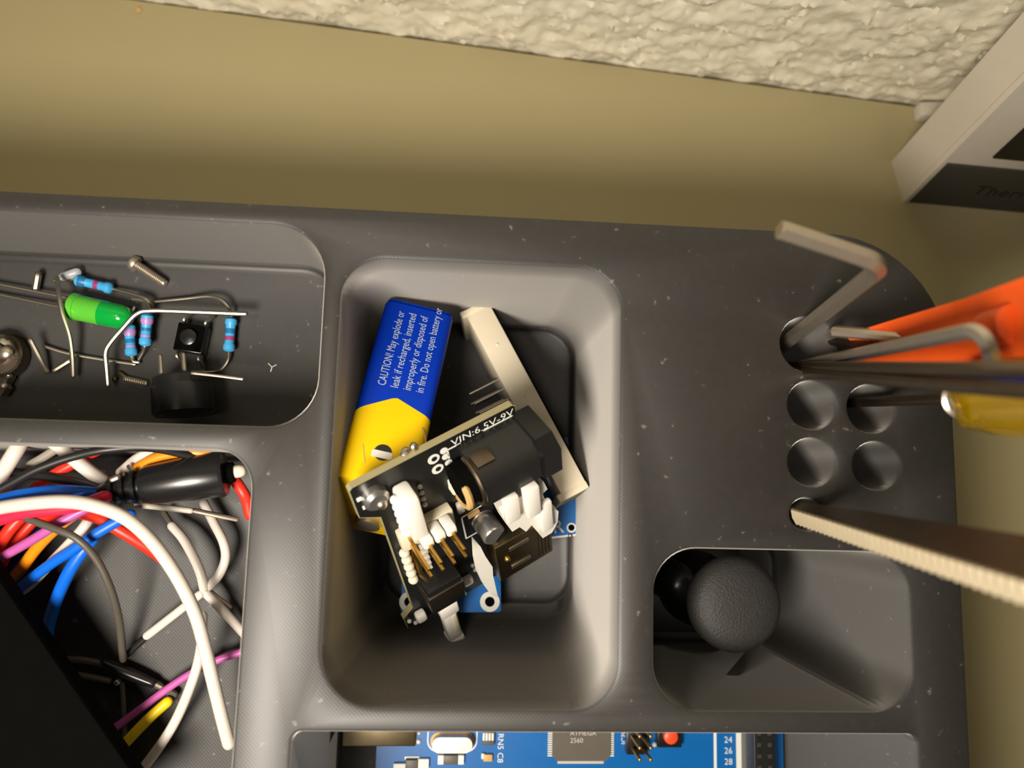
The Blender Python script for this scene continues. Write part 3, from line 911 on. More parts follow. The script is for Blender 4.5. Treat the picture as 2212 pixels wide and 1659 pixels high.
# silver trimmer cluster cut by the frame edge
def trimmer():
    t = thing('trimmer', 'silver trimmer with bent legs at the left end of the back compartment', 'component', P(0, 770, 35.1))
    c = P(-14, 762, 40.5)
    MB().lathe(c - Vector((0, 0, 5)), Vector((0, 0, 1)), [(0, 4.6), (3.0, 4.6), (3.4, 4.2), (3.5, 2.2), (5.0, 2.0), (5.1, .1)], 20).build('can', M_DSTEEL, t)
    for pts in ([(5, 735, 41), (26, 752, 40), (30, 790, 37)], [(18, 740, 40.5), (34, 764, 39), (48, 775, 37)], [(-4, 790, 38), (12, 800, 36.5), (20, 806, 35.8)]):
        MB().tube(spline(pz(pts), 5), .7, 8).build('leg', M_TIN, t)
    MB().ball(P(12, 762, 42), 1.4, 12, 8, .6).build('solder_ball', M_STEEL, t)
trimmer()
def bead_cluster():
    for i, (lab, px, py, r) in enumerate((('crumpled silver bead at the left frame edge, upper of two', 14, 814, 1.3), ('crumpled silver bead at the left frame edge, lower of two', 4, 838, 1.5))):
        t = thing('metal_nut', lab, 'nut', P(px, py, 35.1), 'small silver nuts')
        c = P(px, py, 36.4)
        out = [(r * 1.25 * math.cos(a), r * 1.25 * math.sin(a)) for a in [math.pi / 3 * q + i for q in range(6)]]
        MB().prism(out, -.8, .8, c, Vector((1, 0, .3)).normalized(), Vector((0, 1, 0)), Vector((-.3, 0, 1)).normalized()).build('body', M_TIN, t)
        MB().ball(c + Vector((.9, .3, .8)), r * .6, 10, 6).build('burr', M_STEEL, t)
bead_cluster()
solo(MB().tube(spline(pz([(580, 785, 35.15), (587, 793, 35.3), (585, 802, 35.15)])), .16, 6).tube(pz([(587, 793, 35.3), (597, 788, 35.2)]), .15, 6), 'plastic_string', M_OFFW, 'tiny white plastic string on the shallow compartment floor', 'debris')

# ------------------------------------------------------------------ jumper wires in the front left compartment (floor z = 33)
def wire(label, m, pts, r, pins=(), sleeves=(), k=8):
    pp = pz(pts)
    c = sum(pp, Vector()) / len(pp)
    zmin = min(p.z for p in pp) - r
    t = thing('jumper_wire', label, 'wire', (c.x, c.y, zmin), 'jumper wires in the wire compartment')
    MB().tube(spline(pp, k), r, 10).build('insulation', m, t)
    for a, b, q in pins:
        MB().tube([P(*a), P(*b)], q, 8).build('metal_pin', M_TIN, t)
    for a, b, q, sm in sleeves:
        MB().tube([P(*a), P(*b)], q, 8).build('sleeve', sm, t)
    return t
wire('longest white jumper wire arching over all the others to the right wall', M_WHITE,
     [(-40, 1110, 52), (0, 1097, 54), (80, 1086, 56), (150, 1084, 57), (215, 1096, 57), (275, 1122, 56), (330, 1172, 54), (380, 1242, 52), (420, 1322, 50), (442, 1396, 48), (458, 1462, 46), (478, 1545, 43), (494, 1606, 40)], 1.25)
wire('white jumper wire curving from the right bundle down to the lower frame edge', M_WHITE,
     [(438, 1330, 44), (434, 1400, 44), (416, 1470, 43), (372, 1570, 40), (300, 1672, 37), (250, 1730, 35)], .98)
wire('white jumper wire bowed against the right wall below the black plug', M_WHITE,
     [(440, 1086, 38), (462, 1130, 39), (482, 1170, 40), (487, 1205, 40), (474, 1240, 40), (452, 1266, 39.5)], .95)
wire('white jumper wire with a dark tip left of the bowed one', M_WHITE,
     [(372, 1136, 38.5), (396, 1164, 40), (420, 1206, 41), (434, 1240, 41), (441, 1270, 40)], .98, sleeves=[((354, 1106, 37), (372, 1136, 38.3), .6, M_GREYW)])
wire('short white jumper wire pointing lower left from the crossing', M_WHITE,
     [(432, 1284, 40), (380, 1325, 38.5), (318, 1373, 36.5)], .88, sleeves=[((318, 1373, 36.3), (268, 1420, 35), .62, M_BLACKW)])
wire('short white jumper wire pointing lower right from the crossing, with a bare pin', M_WHITE,
     [(440, 1276, 39.5), (475, 1312, 38.5), (530, 1372, 36)], .95, pins=[((456, 1279, 37.5), (497, 1311, 36), .45)])
wire('grey jumper wire curving down the middle of the wire compartment', M_GREYW,
     [(58, 1120, 52), (110, 1139, 53), (165, 1163, 53), (208, 1208, 51), (240, 1275, 48), (258, 1345, 43), (266, 1424, 37)], .72)
wire('amber orange jumper wire heading lower left', M_ORANGE,
     [(205, 1088, 46), (160, 1112, 47), (118, 1144, 47), (78, 1186, 45), (40, 1236, 42), (-6, 1284, 40)], 1.1)
wire('purple jumper wire heading left above the amber one', M_PURPLE,
     [(205, 1090, 50), (160, 1112, 50.5), (118, 1136, 50.5), (70, 1166, 49), (0, 1206, 46), (-40, 1230, 44)], .92)
wire('white jumper wire running under the purple one to the lower left', M_WHITE,
     [(208, 1098, 44), (180, 1140, 44.5), (150, 1174, 44), (110, 1216, 43), (66, 1262, 41), (24, 1290, 39)], 1.0)
wire('blue jumper wire crossing to the lower left under the arching white wire', M_BLUE,
     [(282, 1112, 49), (250, 1128, 49), (206, 1154, 49), (160, 1186, 48), (110, 1218, 46), (50, 1264, 42), (0, 1306, 39)], 1.05)
wire('blue jumper wire bending downwards beside the black bar', M_BLUE,
     [(200, 1165, 46), (172, 1200, 46), (148, 1238, 45), (124, 1290, 42), (106, 1345, 38), (100, 1390, 36)], 1.2)
wire('red jumper wire running from the bundle to beneath the arching white wire', M_RED,
     [(92, 1118, 43), (140, 1106, 44.5), (200, 1114, 46), (250, 1140, 46), (310, 1176, 44), (364, 1214, 41)], 1.25)
wire('red jumper wire at the left frame edge, nearest the purple wire', M_RED,
     [(90, 1108, 42), (56, 1144, 42), (24, 1184, 41), (-10, 1240, 39)], 1.1)
wire('red jumper wire leaving the frame at the far left', M_RED,
     [(45, 1118, 46), (18, 1148, 46), (-14, 1196, 44)], 1.2)
wire('dark blue jumper wire buried beneath the purple one', M_DBLUE,
     [(100, 1100, 39), (75, 1140, 39), (45, 1190, 38), (20, 1230, 37)], 1.0)
wire('crimson jumper wire running just beneath the arching white wire', M_PINK,
     [(-40, 1136, 50), (0, 1122, 51), (60, 1106, 52.5), (130, 1099, 53), (184, 1088, 53), (228, 1073, 52.5)], 1.2)
wire('blue jumper wire just behind the arching white wire', M_BLUE,
     [(-40, 1094, 50), (0, 1080, 51), (60, 1066, 52), (130, 1060, 52), (206, 1064, 50)], 1.1)
wire('red jumper wire rising to the back rim of the wire compartment', M_RED,
     [(62, 1068, 46), (102, 1034, 47), (150, 1006, 47.5), (200, 978, 47), (262, 952, 46)], 1.05)
wire('thick white jumper wire at the upper left corner of the wire compartment', M_WHITE,
     [(52, 944, 49), (32, 978, 50), (10, 1014, 49), (-20, 1066, 46)], 1.45)
wire('thick white jumper wire slanting down to the ribbed plug collar', M_WHITE,
     [(96, 940, 50), (130, 966, 50), (175, 1004, 49), (222, 1040, 47)], 1.35)
wire('thin off-white jumper wire crossing below the thick slanting white one', M_OFFW,
     [(176, 946, 44), (130, 966, 44.5), (90, 990, 44.5), (52, 1014, 44), (10, 1060, 43), (-20, 1080, 43)], .85)
wire('thin black jumper wire arching along the back rim', M_BLACKW,
     [(-30, 1072, 54), (20, 1046, 54.5), (80, 1014, 55), (160, 986, 55), (240, 970, 55), (330, 968, 53), (424, 988, 49)], .8)
wire('white jumper wire under the orange one, behind the black plug', M_WHITE,
     [(262, 1020, 45), (298, 990, 46), (340, 973, 46.5), (372, 978, 46), (394, 994, 45)], 1.05, pins=[((278, 1008, 48.2), (298, 1026, 48.2), .42)])
wire('orange jumper wire behind the black plug', M_ORANGE,
     [(292, 1014, 47), (330, 992, 48), (368, 981, 48.5), (420, 977, 49), (466, 983, 48)], 1.0)
wire('red jumper wire peeking out right of the plug tip', M_RED,
     [(508, 1038, 44), (524, 1062, 44), (534, 1084, 43), (540, 1112, 42)], 1.15)
wire('thin purple jumper wire crossing the lower right of the wire compartment', M_PURPLE,
     [(530, 1406, 37.5), (470, 1426, 37.5), (410, 1456, 37), (350, 1496, 36.5), (300, 1534, 36), (238, 1580, 35)], .78)
wire('short yellow jumper wire end near the bottom of the wire compartment', M_YELLOW,
     [(362, 1516, 36.5), (330, 1544, 37), (298, 1576, 36.5), (268, 1608, 35.5)], 1.05)
wire('faint grey jumper wire lying on the floor beside the black bar', M_GREYW,
     [(130, 1424, 35), (180, 1426, 35), (232, 1436, 35)], .7)
wire('grey sleeved wire end with a bare white pin right below the plug', M_OFFW,
     [(296, 1091, 45), (350, 1096, 45), (412, 1103, 44.5)], .6, pins=[((420, 1103, 44.4), (512, 1122, 43), .52)])
wire('thin dark jumper wire standing at the lower centre of the floor', M_GREYW,
     [(264, 1476, 35), (267, 1520, 35), (270, 1590, 35)], .5)
# loose pin and small lower plug
t = thing('pin_header_end', 'dark crimped wire end with a silver tip on the wire compartment floor', 'connector', P(290, 1460, 33.2))
MB().tube(spline(pz([(226, 1432, 36), (270, 1452, 36), (330, 1476, 35.6)])), [.9 + .35 * math.sin(i / 16 * math.pi) for i in range(17)], 10).build('boot', M_BLACKP, t)
MB().tube(pz([(330, 1476, 35.6), (364, 1494, 35.2)]), .62, 8).build('tip', M_TIN, t)
MB().tube(pz([(364, 1494, 35.2), (376, 1500, 35)]), .8, 8).build('end_bead', M_GREYW, t)
t = thing('header_pin', 'bare header pin with a bright tip near the black bar', 'pin', P(205, 1466, 33.2))
MB().tube(pz([(160, 1456, 35), (200, 1463, 35), (236, 1470, 35)]), .6, 8).build('sleeve', M_GREYW, t)
MB().ball(P(254, 1473, 35.2), .75, 12, 8).build('tip', M_TIN, t)
# black barrel plug
def plug():
    a, b = P(236, 1060, 49.5), P(488, 1022, 48)
    ax = (b - a).normalized(); L = (b - a).length
    t = thing('barrel_plug', 'black barrel plug with ribbed collar lying across the wires', 'plug', P(370, 1040, 43.5))
    MB().lathe(a, ax, [(5.6, 1.0), (6.0, 3.3), (7.2, 3.7), (L * .6, 4.2), (L - .8, 4.5), (L - .1, 4.2), (L, 3.2), (L + .01, .1)], 32).build('body', M_BLACKP, t)
    cl = MB().lathe(a, ax, [(-2.5, .9), (0, 2.1), (6.2, 2.5)], 24).build('collar', M_BLACKP, t)
    for q in range(3):
        MB().lathe(a + ax * (.3 + q * 2.0), ax, [(0, 2.2), (.15, 2.8 + .22 * q), (.9, 2.95 + .22 * q), (1.05, 2.4)], 24).build('rib', M_BLACKP, cl)
    MB().lathe(b, ax, [(-.5, 2.0), (1.5, 2.0), (1.6, 1.2)], 20).build('mouth', M_BLACKM, t)
    MB().tube([b + ax * 1.0, b + ax * 2.6], 1.25, 16).build('tip', M_CREAM, t)
    MB().tube(spline([a - ax * 1.5, P(160, 1042, 49), P(90, 1028, 48), P(0, 1018, 47), P(-50, 1016, 46)]), .95, 10).build('cable', M_BLACKW, t)
    MB().tube(pz([(242, 1036, 53.2), (254, 1031, 53.2)]), .55, 8).build('bare_strand', M_TIN, t)
plug()

# ------------------------------------------------------------------ black bar across the lower left corner
def bar():
    zt = 53.0
    a, b = P(0, 1255, zt), P(278, 1659, zt)
    d = (b - a).normalized()
    side = Vector((d.y, -d.x, 0))
    if side.x > 0:
        side = -side
    side.z = 0; side.normalize()
    L0, L1, wd_b = -46.0, (b - a).length + 6.0, 40.0
    R = Matrix((d, side, Vector((0, 0, 1)))).transposed()
    c = a + d * (L0 + L1) / 2 + side * wd_b / 2
    t = thing('black_slab', 'matte black slab lying over the wires in the lower left corner', 'slab', c - Vector((0, 0, 5)))
    MB().box(c - Vector((0, 0, 2.5)), (L1 - L0, wd_b, 5.0), R, .9).build('slab_body', M_BLACKM, t)
    for q in (.2, .8):
        MB().lathe(a + d * (L0 + (L1 - L0) * q) + side * wd_b * .6 - Vector((0, 0, 4.9)), Vector((0, 0, -1)), [(0, 3.0), (14.0, 2.6), (14.2, .1)], 16).build('foot', M_BLACKM, t)
bar()

# ------------------------------------------------------------------ joystick cap and knob in the right front compartment
def joystick():
    c = P(1590, 1306, 38)
    t = thing('joystick', 'black textured mushroom cap joystick in the right front compartment', 'joystick', (c.x, c.y, 3.2))
    MB().lathe(Vector((c.x, c.y, 0)), Vector((0, 0, 1)), [(33.0, .1), (33.0, 7.6), (33.8, 9.2), (35.2, 9.9), (37.2, 10.0), (38.8, 9.4), (39.8, 8.0), (40.5, 5.6), (40.8, 3.0), (40.85, .1)], 48).build('cap', M_RUBBER, t)
    MB().lathe(Vector((c.x, c.y, 0)), Vector((0, 0, 1)), [(18, 3.0), (30, 3.0), (33.2, 4.5)], 24).build('stem', M_BLACKP, t)
    MB().lathe(Vector((c.x, c.y, 0)), Vector((0, 0, 1)), [(8, 9.0), (12, 9.0), (17, 7.2), (20, 4.2), (20.1, 3)], 32).build('dome', M_BLACKP, t)
    MB().box((c.x, c.y - .2, 5.6), (24, 22, 4.8), None, .4).build('base', M_BLACKP, t)
    k = P(1472, 1262, 28)
    t = thing('knob', 'smooth dark knob tucked left behind the joystick cap', 'knob', (k.x, k.y, 3.1))
    MB().lathe(Vector((k.x, k.y, 0)), Vector((0, 0, 1)), [(3.1, 4.6), (22, 4.6), (26, 4.2), (28.2, 3.0), (29, 1.2), (29.1, .1)], 32).build('knob_body', M_BLACKP, t)
    MB().lathe(Vector((k.x, k.y, 0)), Vector((0, 0, 1)), [(14.0, 4.65), (14.4, 4.9), (15.6, 4.9), (16, 4.65)], 32).build('grip_ring', M_RUBBER, t)
joystick()

# ------------------------------------------------------------------ blue microcontroller board in the front slot
def controller():
    z = 8.0
    l, r = P(812, 1640, z), P(1692, 1640, z)
    U = (r - l).normalized(); U.z = 0; U.normalize()
    V = Vector((U.y, -U.x, 0))                        # towards the front
    N = Vector((0, 0, 1))
    O = Vector((l.x, -49.0, z))
    W = (r - l).length
    R = Matrix((U, V, N)).transposed()
    def lc(px, py, h=0):
        p = P(px, py, z + h) - O
        return p.dot(U), p.dot(V)
    t = thing('controller_board', 'blue microcontroller board lying in the front slot', 'circuit board', O + U * W / 2 + V * 26 - N * 4.9)
    MB().prism([(0, 0), (W, 0), (W, 53), (0, 53)], -1.6, 0, O, U, V, N).build('board', M_PCBB, t)
    for su in (4, W - 4):
        for sv in (4, 49):
            MB().lathe(O + U * su + V * sv - N * 1.6, -N, [(0, 2.2), (3.2, 1.9), (3.3, .1)], 14).build('standoff', M_BLACKP, t)
    def bx(name, m, x0, x1, y0, y1, h0, h1, bev=.15, par=t):
        (u0, v0), (u1, v1) = lc(x0, y0, h1), lc(x1, y1, h1)
        return MB().box(O + U * (u0 + u1) / 2 + V * (v0 + v1) / 2 + N * (h0 + h1) / 2, (abs(u1 - u0), abs(v1 - v0), h1 - h0), R, bev).build(name, m, par)
    def bl(name, m, u0, u1, v0, v1, h0, h1, bev=.15, par=t):
        return MB().box(O + U * (u0 + u1) / 2 + V * (v0 + v1) / 2 + N * (h0 + h1) / 2, (u1 - u0, v1 - v0, h1 - h0), R, bev).build(name, m, par)
    u0, v1 = lc(738, 1613, 10.6)
    us = bl('usb_socket', M_USB, u0, u0 + 16.5, v1 - 12.2, v1, 0, 10.6, .4)
    bl('socket_mouth', M_BLACKM, u0 - .05, u0 + .5, v1 - 10.8, v1 - 1.4, 2.0, 8.6, .1, us)
    # crystal
    (cu, cv) = lc(977, 1606, 2)
    ol = rr(-5.2, 5.2, -2.1, 2.1, 2.0, 8)
    m = MB().prism([(cu + x, cv + y) for x, y in ol], 0, .6, O, U, V, N)
    cr = m.build('crystal_flange', M_BRONZE, t)
    MB().prism([(cu + x * .9, cv + y * .84) for x, y in ol], .6, 3.4, O, U, V, N).build('crystal_can', M_STEEL, cr)
    ol2 = rr(-6.0, 6.0, -4.2, 2.6, 2.6, 8); ol3 = rr(-5.7, 5.7, -3.9, 2.3, 2.4, 8)
    m = MB()
    k = len(ol2)
    m.add([O + U * (cu + x) + V * (cv + y) + N * .03 for x, y in ol2 + ol3], [(i, (i + 1) % k, (i + 1) % k + k, i + k) for i in range(k)])
    m.build('silkscreen_ring', M_SILK, t)
    p2 = bx('small_part', M_CHIP, 958, 990, 1632, 1652, 0, 1.2)
    bx('part_end', M_SILK, 946, 958, 1632, 1652, 0, 1.25, .1, p2)
    bx('part_end', M_SILK, 990, 1002, 1632, 1652, 0, 1.25, .1, p2)
    rn = bx('resistor_network', M_CHIP, 1043, 1068, 1580, 1610, 0, 1.0)
    for q in range(4):
        bx('part_end', M_SILK, 1043 + q * 6.4, 1047 + q * 6.4, 1584, 1600, 0, 1.1, .05, rn)
    tc = bx('chip_capacitor', M_BRONZE, 1044, 1064, 1630, 1646, 0, 1.0, .25)
    bx('part_end', M_SILK, 1040, 1046, 1628, 1640, 0, .9, .1, tc)
    dk = bx('diode', M_CHIP, 876, 902, 1642, 1668, 0, 1.6)
    bx('part_end', M_SILK, 850, 876, 1650, 1670, 0, 1.2, .1, dk)
    bx('part_end', M_SILK, 902, 926, 1640, 1660, 0, 1.2, .1, dk)
    bx('part_end', M_SILK, 874, 906, 1634, 1641, 0, .3, .05, dk)
    for px, py in ((904, 1582), (904, 1602), (1402, 1582), (1414, 1608)):
        MB().ball(P(px, py, z + .2), .6, 10, 6).build('solder_dot', M_SILK, t)
    # controller chip
    u0, v0 = lc(1193, 1644, 1.2); u1, _ = lc(1318, 1644, 1.2)
    s = u1 - u0
    ch = MB().prism([(u0, v0 - s + .8), (u0 + .8, v0 - s), (u1 - .8, v0 - s), (u1, v0 - s + .8), (u1, v0 - 1.2), (u1 - 1.2, v0), (u0 + 1.2, v0), (u0, v0 - 1.2)], .1, 1.3, O, U, V, N).build('main_chip', M_CHIP, t)
    for q in range(24):
        vv = v0 - 1.0 - q * .5
        for uu in (u0 - .5, u1 + .5):
            MB().box(O + U * uu + V * vv + N * .3, (1.1, .28, .5), R).build('chip_leg', M_SILK, ch)
    MB().box(O + U * (u0 + u1) / 2 + V * (v0 + .45) + N * .15, (s * .8, .9, .3), R).build('leg_row', M_OFFW, ch)
    m = MB()
    for i, q in enumerate(('ATMEL', 'ATMEGA', '2560')):
        text_on(m, q, 1.6, O + U * (u0 + 4.2) + V * (v0 - 7.6 + i * 1.7) + N * 1.34, U, -V)
    m.build('chip_lettering', M_OFFW, ch)
    # programming pins
    (pu, pv) = lc(1376, 1612, 2)
    hb = bl('pin_block', M_BLACKP, pu - 2.6, pu + 2.6, pv - 5.8, pv + 1.8, 0, 2.5, .2)
    for a in range(2):
        for b in range(3):
            p = O + U * (pu - 1.27 + 2.54 * a) + V * (pv + .3 - 2.54 * b)
            MB().box(p + N * 5.4, (.64, .64, 10.5), R, .08).build('gold_pin', M_GOLD, hb)
    # reset button
    (bu, bv) = lc(1448, 1592, 3)
    rb = bl('reset_button', M_BLACKP, bu - 3.0, bu + 3.0, bv - 3.4, bv + 2.6, 0, 2.6, .3)
    MB().lathe(O + U * bu + V * (bv - .2) + N * 2.5, N, [(0, 1.75), (1.2, 1.7), (1.5, 1.3), (1.52, .1)], 24).build('button_cap', M_BUTR, rb)
    # silkscreen lines and lettering
    m = MB()
    for px, wpx in ((1545, 6), (1598, 15)):
        u, _ = lc(px, 1640)
        wmm = wpx / 8.6
        m.prism([(u - wmm / 2, 4), (u + wmm / 2, 4), (u + wmm / 2, 50), (u - wmm / 2, 50)], 0, .05, O, U, V, N)
    u, v = lc(1082, 1612)
    m.build('silkscreen_lines', M_SILK, t)
    m = MB()
    u, v = lc(1076, 1584)
    text_on(m, 'RN5 C8', 2.0, O + U * u + V * v + N * .05, V, U)
    u, v = lc(1328, 1608)
    text_on(m, 'ICSP', 1.7, O + U * (u + 1.6) + V * v + N * .05, -V, U)
    for q in range(18):
        uu, vv = lc(1564, 1604)
        text_on(m, str(22 + 2 * q), 2.1, O + U * uu + V * (vv - 2.5 + q * 2.54) + N * .05, U, -V)
        uu, vv = lc(1610, 1604)
        text_on(m, str(23 + 2 * q), 2.0, O + U * uu + V * (vv - 2.5 + q * 2.54) + N * .05, U, -V)
    m.build('board_lettering', M_SILK, t)
    # double row socket header
    u, _ = lc(1652, 1640, 8.5)
    hd = bl('socket_header', M_BLACKP, u - 2.5, u + 2.5, 3.0, 49.5, 0, 8.5, .2)
    for q in range(18):
        for du in (-1.27, 1.27):
            MB().box(O + U * (u + du) + V * (4.6 + q * 2.54) + N * 8.52, (.9, .9, .1), R).build('contact', M_DSTEEL, hd)
controller()

# ------------------------------------------------------------------ tools standing in the round holes
def rod(label, name, cat, pts, r, m, n=6, k=6, group='tools in the round holes', cap='flat'):
    solo(MB().tube(spline(pts, k), r, n, cap), name, m, label, cat, group, ang=30)
def hexkey(label, leg0, legb, corner, tip, r):
    # straight leg, rounded corner, short arm
    A, B, Cn, D = leg0, legb, corner, tip
    d0 = (Cn - A).normalized(); d1 = (D - Cn).normalized()
    rb = 4.0
    p0, p1 = Cn - d0 * rb, Cn + d1 * rb
    arc = [(p0 * (1 - s) ** 2 + Cn * 2 * s * (1 - s) + p1 * s * s) for s in [i / 8 for i in range(9)]]
    pts = [A, A.lerp(p0, .5)] + arc + [p1.lerp(D, .5), D]
    t = thing('hex_key', label, 'hex key', (A.x, A.y, A.z), 'hex keys in the large hole')
    MB().tube(pts, r, 6, 'flat').build('shaft', M_STEEL, t, ang=25)
    e = (D - p1).normalized()
    MB().tube([D, D + e * .25], [r * .98, r * .82], 6, 'flat').build('chamfered_end', M_TIN, t, ang=25)
c1 = P(1912, 572, 95)
hexkey('steel hex key whose short arm points left over the back rim', Vector((68.4, 26.6, 14)), None, c1, P(1686, 497, 97), 1.5)
c2 = P(2128, 708, 108)
b2 = P(1770, 782, 62)
d = (b2 - c2).normalized()
hexkey('steel hex key crossing in front of the orange cutter handles', b2 + d * 44, None, c2, P(2150, 812, 106), 1.15)
def tools():
    b = P(1752, 792, 62); tp = P(2260, 800, 124)
    d = (b - tp).normalized()
    rod('slim steel rod leaving the large hole towards the right frame edge, upper of two', 'steel_rod', 'rod', [b + d * 40, b, tp], 1.0, M_DSTEEL, 8)
    b = P(1745, 806, 62); tp = P(2260, 848, 122)
    d = (b - tp).normalized()
    rod('slim steel rod leaving the large hole towards the right frame edge, lower of two', 'steel_rod', 'rod', [b + d * 40, b, tp], 1.0, M_DSTEEL, 8)
    b = P(1760, 798, 60); tp = P(2260, 826, 121)
    d = (b - tp).normalized()
    rod('thin dark blue rod between the two steel rods', 'blue_rod', 'rod', [b + d * 36, b, tp], .8, M_DBLUE, 8)
    # screwdriver with clear yellow handle
    s0, s1 = P(1888, 868, 62), P(2104, 860, 91)
    dd = (s1 - s0).normalized()
    t = thing('screwdriver', 'small screwdriver with a clear yellow handle standing in the upper right hole', 'screwdriver', s0 - dd * 50)
    MB().tube([s0 - dd * 50, s1], .95, 10, 'flat').build('shaft', M_DSTEEL, t)
    MB().lathe(s1 - dd * 4, dd, [(0, 1.4), (.3, 2.9), (1.2, 3.3), (1.6, 2.8), (3.2, 2.8), (3.6, 3.4), (5.5, 3.4), (5.6, 1.5)], 24).build('ferrule', M_STEEL, t)
    m = MB()
    n = 36
    prof = [(0, 3.2), (.8, 4.6), (2.2, 5.4), (7, 5.6), (30, 5.6), (36, 5.0), (38, 3.5), (38.2, .2)]
    ax = dd; ref = Vector((0, 0, 1)).cross(ax).normalized(); up = ax.cross(ref)
    vs_ = []
    for dist, r in prof:
        for j in range(n):
            a = 2 * math.pi * j / n
            q = r * (1 + .06 * math.cos(6 * a)) if r > 4 else r
            vs_.append(s1 + ax * (dist + .5) + (ref * math.cos(a) + up * math.sin(a)) * q)
    fs = [(i * n + j, i * n + (j + 1) % n, (i + 1) * n + (j + 1) % n, (i + 1) * n + j) for i in range(len(prof) - 1) for j in range(n)]
    fs += [tuple(range(n)), tuple(range((len(prof) - 1) * n, len(prof) * n))]
    m.add(vs_, fs)
    m.build('handle', M_YCLR, t)
    MB().tube([s1 + dd * .4, s1 + dd * 20], 1.0, 8, 'flat').build('tang', M_STEEL, t)
    # orange flush cutters, jaws down in the large hole
    hb = P(1790, 735, 62)
    t = thing('wire_cutters', 'orange handled wire cutters standing jaws down in the large hole', 'wire cutters', (hb.x, hb.y, 16))
    def blade(name, mtl, top, bot, zs, th):
        """handle from matching pixel edges top/bot with a height per station, thickness th"""
        m = MB()
        k = len(top)
        rows = []
        for (a, b, z) in zip(top, bot, zs):
            pa, pb = P(a[0], a[1], z), P(b[0], b[1], z)
            ctr = (pa + pb) / 2
            vdir = (CAM - ctr).normalized() * 0
            dn = Vector((0, 0, -1))
            e = (pb - pa) * .12
            thd = Vector((-.15, 0, -1)).normalized() * th
            rows.append([pa + e, pa + thd * .12, pa + thd * .88, pa + e + thd, pb - e + thd, pb + thd * .88, pb + thd * .12, pb - e])
        vs_ = [p for r_ in rows for p in r_]
        fs = [(i * 8 + j, i * 8 + (j + 1) % 8, (i + 1) * 8 + (j + 1) % 8, (i + 1) * 8 + j) for i in range(k - 1) for j in range(8)]
        fs += [tuple(range(8)), tuple(range((k - 1) * 8, k * 8))]
        m.add(vs_, fs)
        return m.build(name, mtl, t, ang=50)
    blade('handle', M_ORT, [(1862, 712), (1960, 682), (2060, 652), (2140, 628), (2280, 578)], [(1880, 728), (1962, 728), (2060, 730), (2140, 742), (2280, 772)], [74, 82, 90, 97, 110], 5)
    blade('handle', M_ORT, [(1852, 768), (1930, 757), (2010, 744), (2090, 738), (2280, 728)], [(1858, 778), (1930, 780), (2010, 784), (2090, 788), (2280, 800)], [70, 76, 83, 90, 106], 4)
    j = MB()
    p0, p1 = P(1806, 716, 70), P(1952, 728, 80)
    j.tube([P(1770, 735, 30), P(1792, 724, 60), p0, p1], [.6, 1.0, 1.1, .9], 8, 'flat')
    j.build('jaw', M_STEEL, t)
    j = MB()
    j.tube([P(1772, 740, 30), P(1800, 738, 60), P(1850, 745, 70), P(1950, 742, 78)], [.6, 1.0, 1.0, .9], 8, 'flat')
    j.build('jaw', M_DSTEEL, t)
    MB().lathe(P(2195, 700, 103), Vector((0, 0, 1)), [(-5.2, 3.0), (.0, 3.0), (.3, 2.4), (.32, .1)], 24).build('pivot', M_ORT, t)
    # ridged flat file: pale ridged edge below, dark broad face above the shared corner line
    b0, b1 = P(1712, 1097, 62), P(2240, 1258, 128)
    ax = (b1 - b0).normalized(); L = (b1 - b0).length
    vv = (CAM - (b0 + b1) / 2); vv = (vv - ax * vv.dot(ax)).normalized()
    dn = ax.cross(vv)
    if (M3 @ dn).y < 0:
        dn = -dn
    e1 = dn * .77 - vv * .64
    e2 = -dn * .64 - vv * .77
    n1 = vv * .77 + dn * .64
    t = thing('flat_file', 'flat steel file with a ridged pale edge slanting out to the right', 'file', b0 - ax * 14)
    m = MB()
    st = []
    for q in range(9):
        s_ = -14 + (L + 14) * q / 8
        w1 = 2.9
        w2 = 2.6 + 6.0 * max(0, s_) / L
        c = b0 + ax * s_
        st.append([c, c + e1 * w1, c + e1 * w1 + e2 * w2, c + e2 * w2])
    vs_ = [p for r_ in st for p in r_]
    fs = [(i * 4 + j_, i * 4 + (j_ + 1) % 4, (i + 1) * 4 + (j_ + 1) % 4, (i + 1) * 4 + j_) for i in range(8) for j_ in range(4)]
    fs += [(0, 1, 2, 3), (32, 33, 34, 35)]
    m.add(vs_, fs)
    m.build('blade', M_DSTEEL, t, ang=20)
    nt = 36
    for q in range(nt):
        s_ = .8 + (L - 1.0) * q / nt
        c = b0 + ax * s_ + n1 * .05
        MB().tube([c + e1 * .1 + ax * .25, c + e1 * 1.45 + n1 * .25, c + e1 * 2.85 - ax * .25], L / nt * .40, 6, 'flat').build('ridge', M_RIDGE, t, ang=50)
tools()

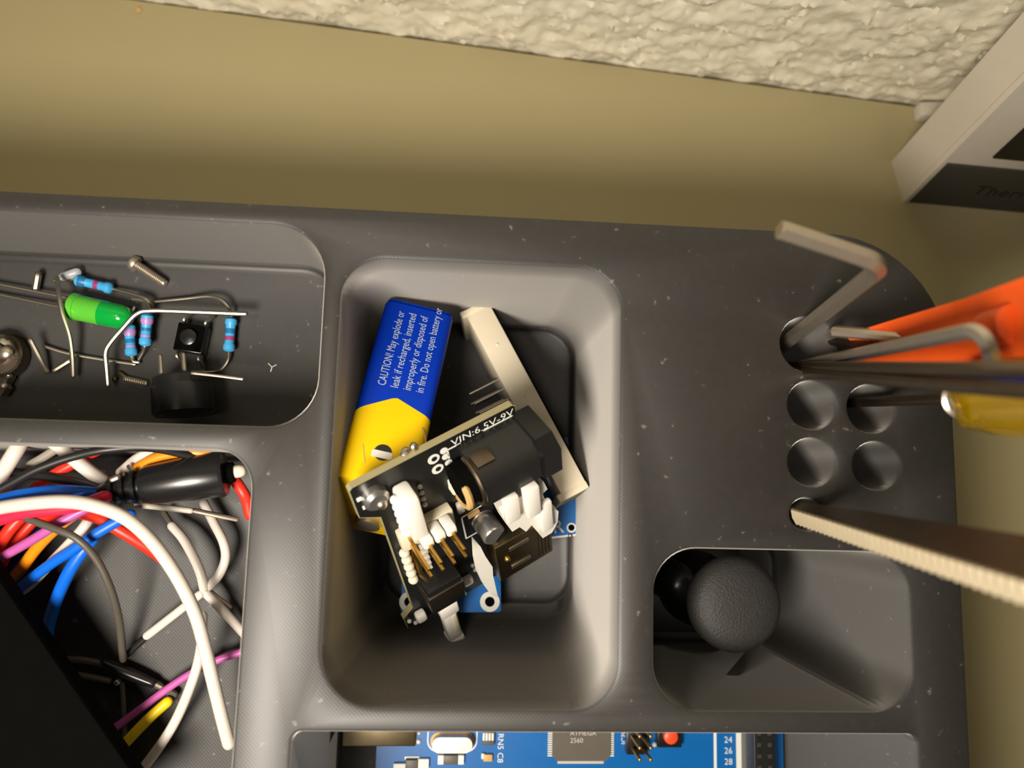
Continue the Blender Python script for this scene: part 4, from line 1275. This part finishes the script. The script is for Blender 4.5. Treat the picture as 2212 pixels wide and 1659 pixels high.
# ------------------------------------------------------------------ display unit at the upper right, in front of the wall
def device():
    Q = P(1951, 436, 0)
    U = (P(2212, 460, 0) - Q); U.z = 0; U.normalize()
    B = P(1925, 349, 0) - Q; B.z = 0
    dep = B.length; B = B.normalized()
    up = (P(2212, 172, 48) - Q); hh = up.length; up.normalize()
    Lh, Wd = 92.0, 110.0
    t = thing('display_unit', 'white framed display unit with dark lower panel standing by the wall', 'display unit', Q + U * Wd / 2)
    def slab(name, m, u0, u1, h0, h1, b0, b1, par=t):
        vs_ = [Q + U * u + up * h + B * b for b in (b0, b1) for u, h in ((u0, h0), (u1, h0), (u1, h1), (u0, h1))]
        return MB().add(vs_, [(0, 1, 2, 3), (7, 6, 5, 4), (0, 4, 5, 1), (1, 5, 6, 2), (2, 6, 7, 3), (3, 7, 4, 0)]).build(name, m, par)
    slab('housing', M_DEVW, 0, Wd, 0, Lh, 1.4, dep)
    slab('bezel_side', M_DEVW, 0, 1.2, 0, Lh, -.2, 1.5)
    slab('bezel_side', M_DEVW, Wd - 1.2, Wd, 0, Lh, -.2, 1.5)
    pn = slab('lower_panel', M_DEVG, 1.2, Wd - 1.2, 0, 17.5, 0.0, 1.5)
    slab('bezel_face', M_DEVW, 1.2, Wd - 1.2, 17.5, Lh, .8, 1.5)
    slab('screen', M_SCREEN, 12, Wd - 12, 21.5, Lh - 9, .3, .85)
    m = MB()
    text_on(m, 'Thermo', 5.6, Q + U * 15.5 + up * 6.6 - B * .08, U, up, 1.2)
    m.build('panel_lettering', M_SCREEN, pn)
    f0, f1 = P(1970, 246, 0), P(2070, 244, 0)
    fd = (f1 - f0).normalized()
    sd = Vector((-fd.y, fd.x, 0))
    if sd.y < 0:
        sd = -sd
    MB().box(f0 + fd * 22 + Vector((0, 0, 2.2)) - sd * .5, (44, 4.4, 4.4), Matrix((fd, sd, Vector((0, 0, 1)))).transposed(), .8).build('stand_foot', M_DEVW, t)
device()

# small marks on the desk
solo(MB().ball(P(299, 20, .25), .9, 10, 6, .3), 'crumb', M_BRONZE, 'tiny brown crumb on the desk below the wall at the left', 'crumb')

for o in bpy.data.objects:
    if '_o' in o:
        del o['_o']
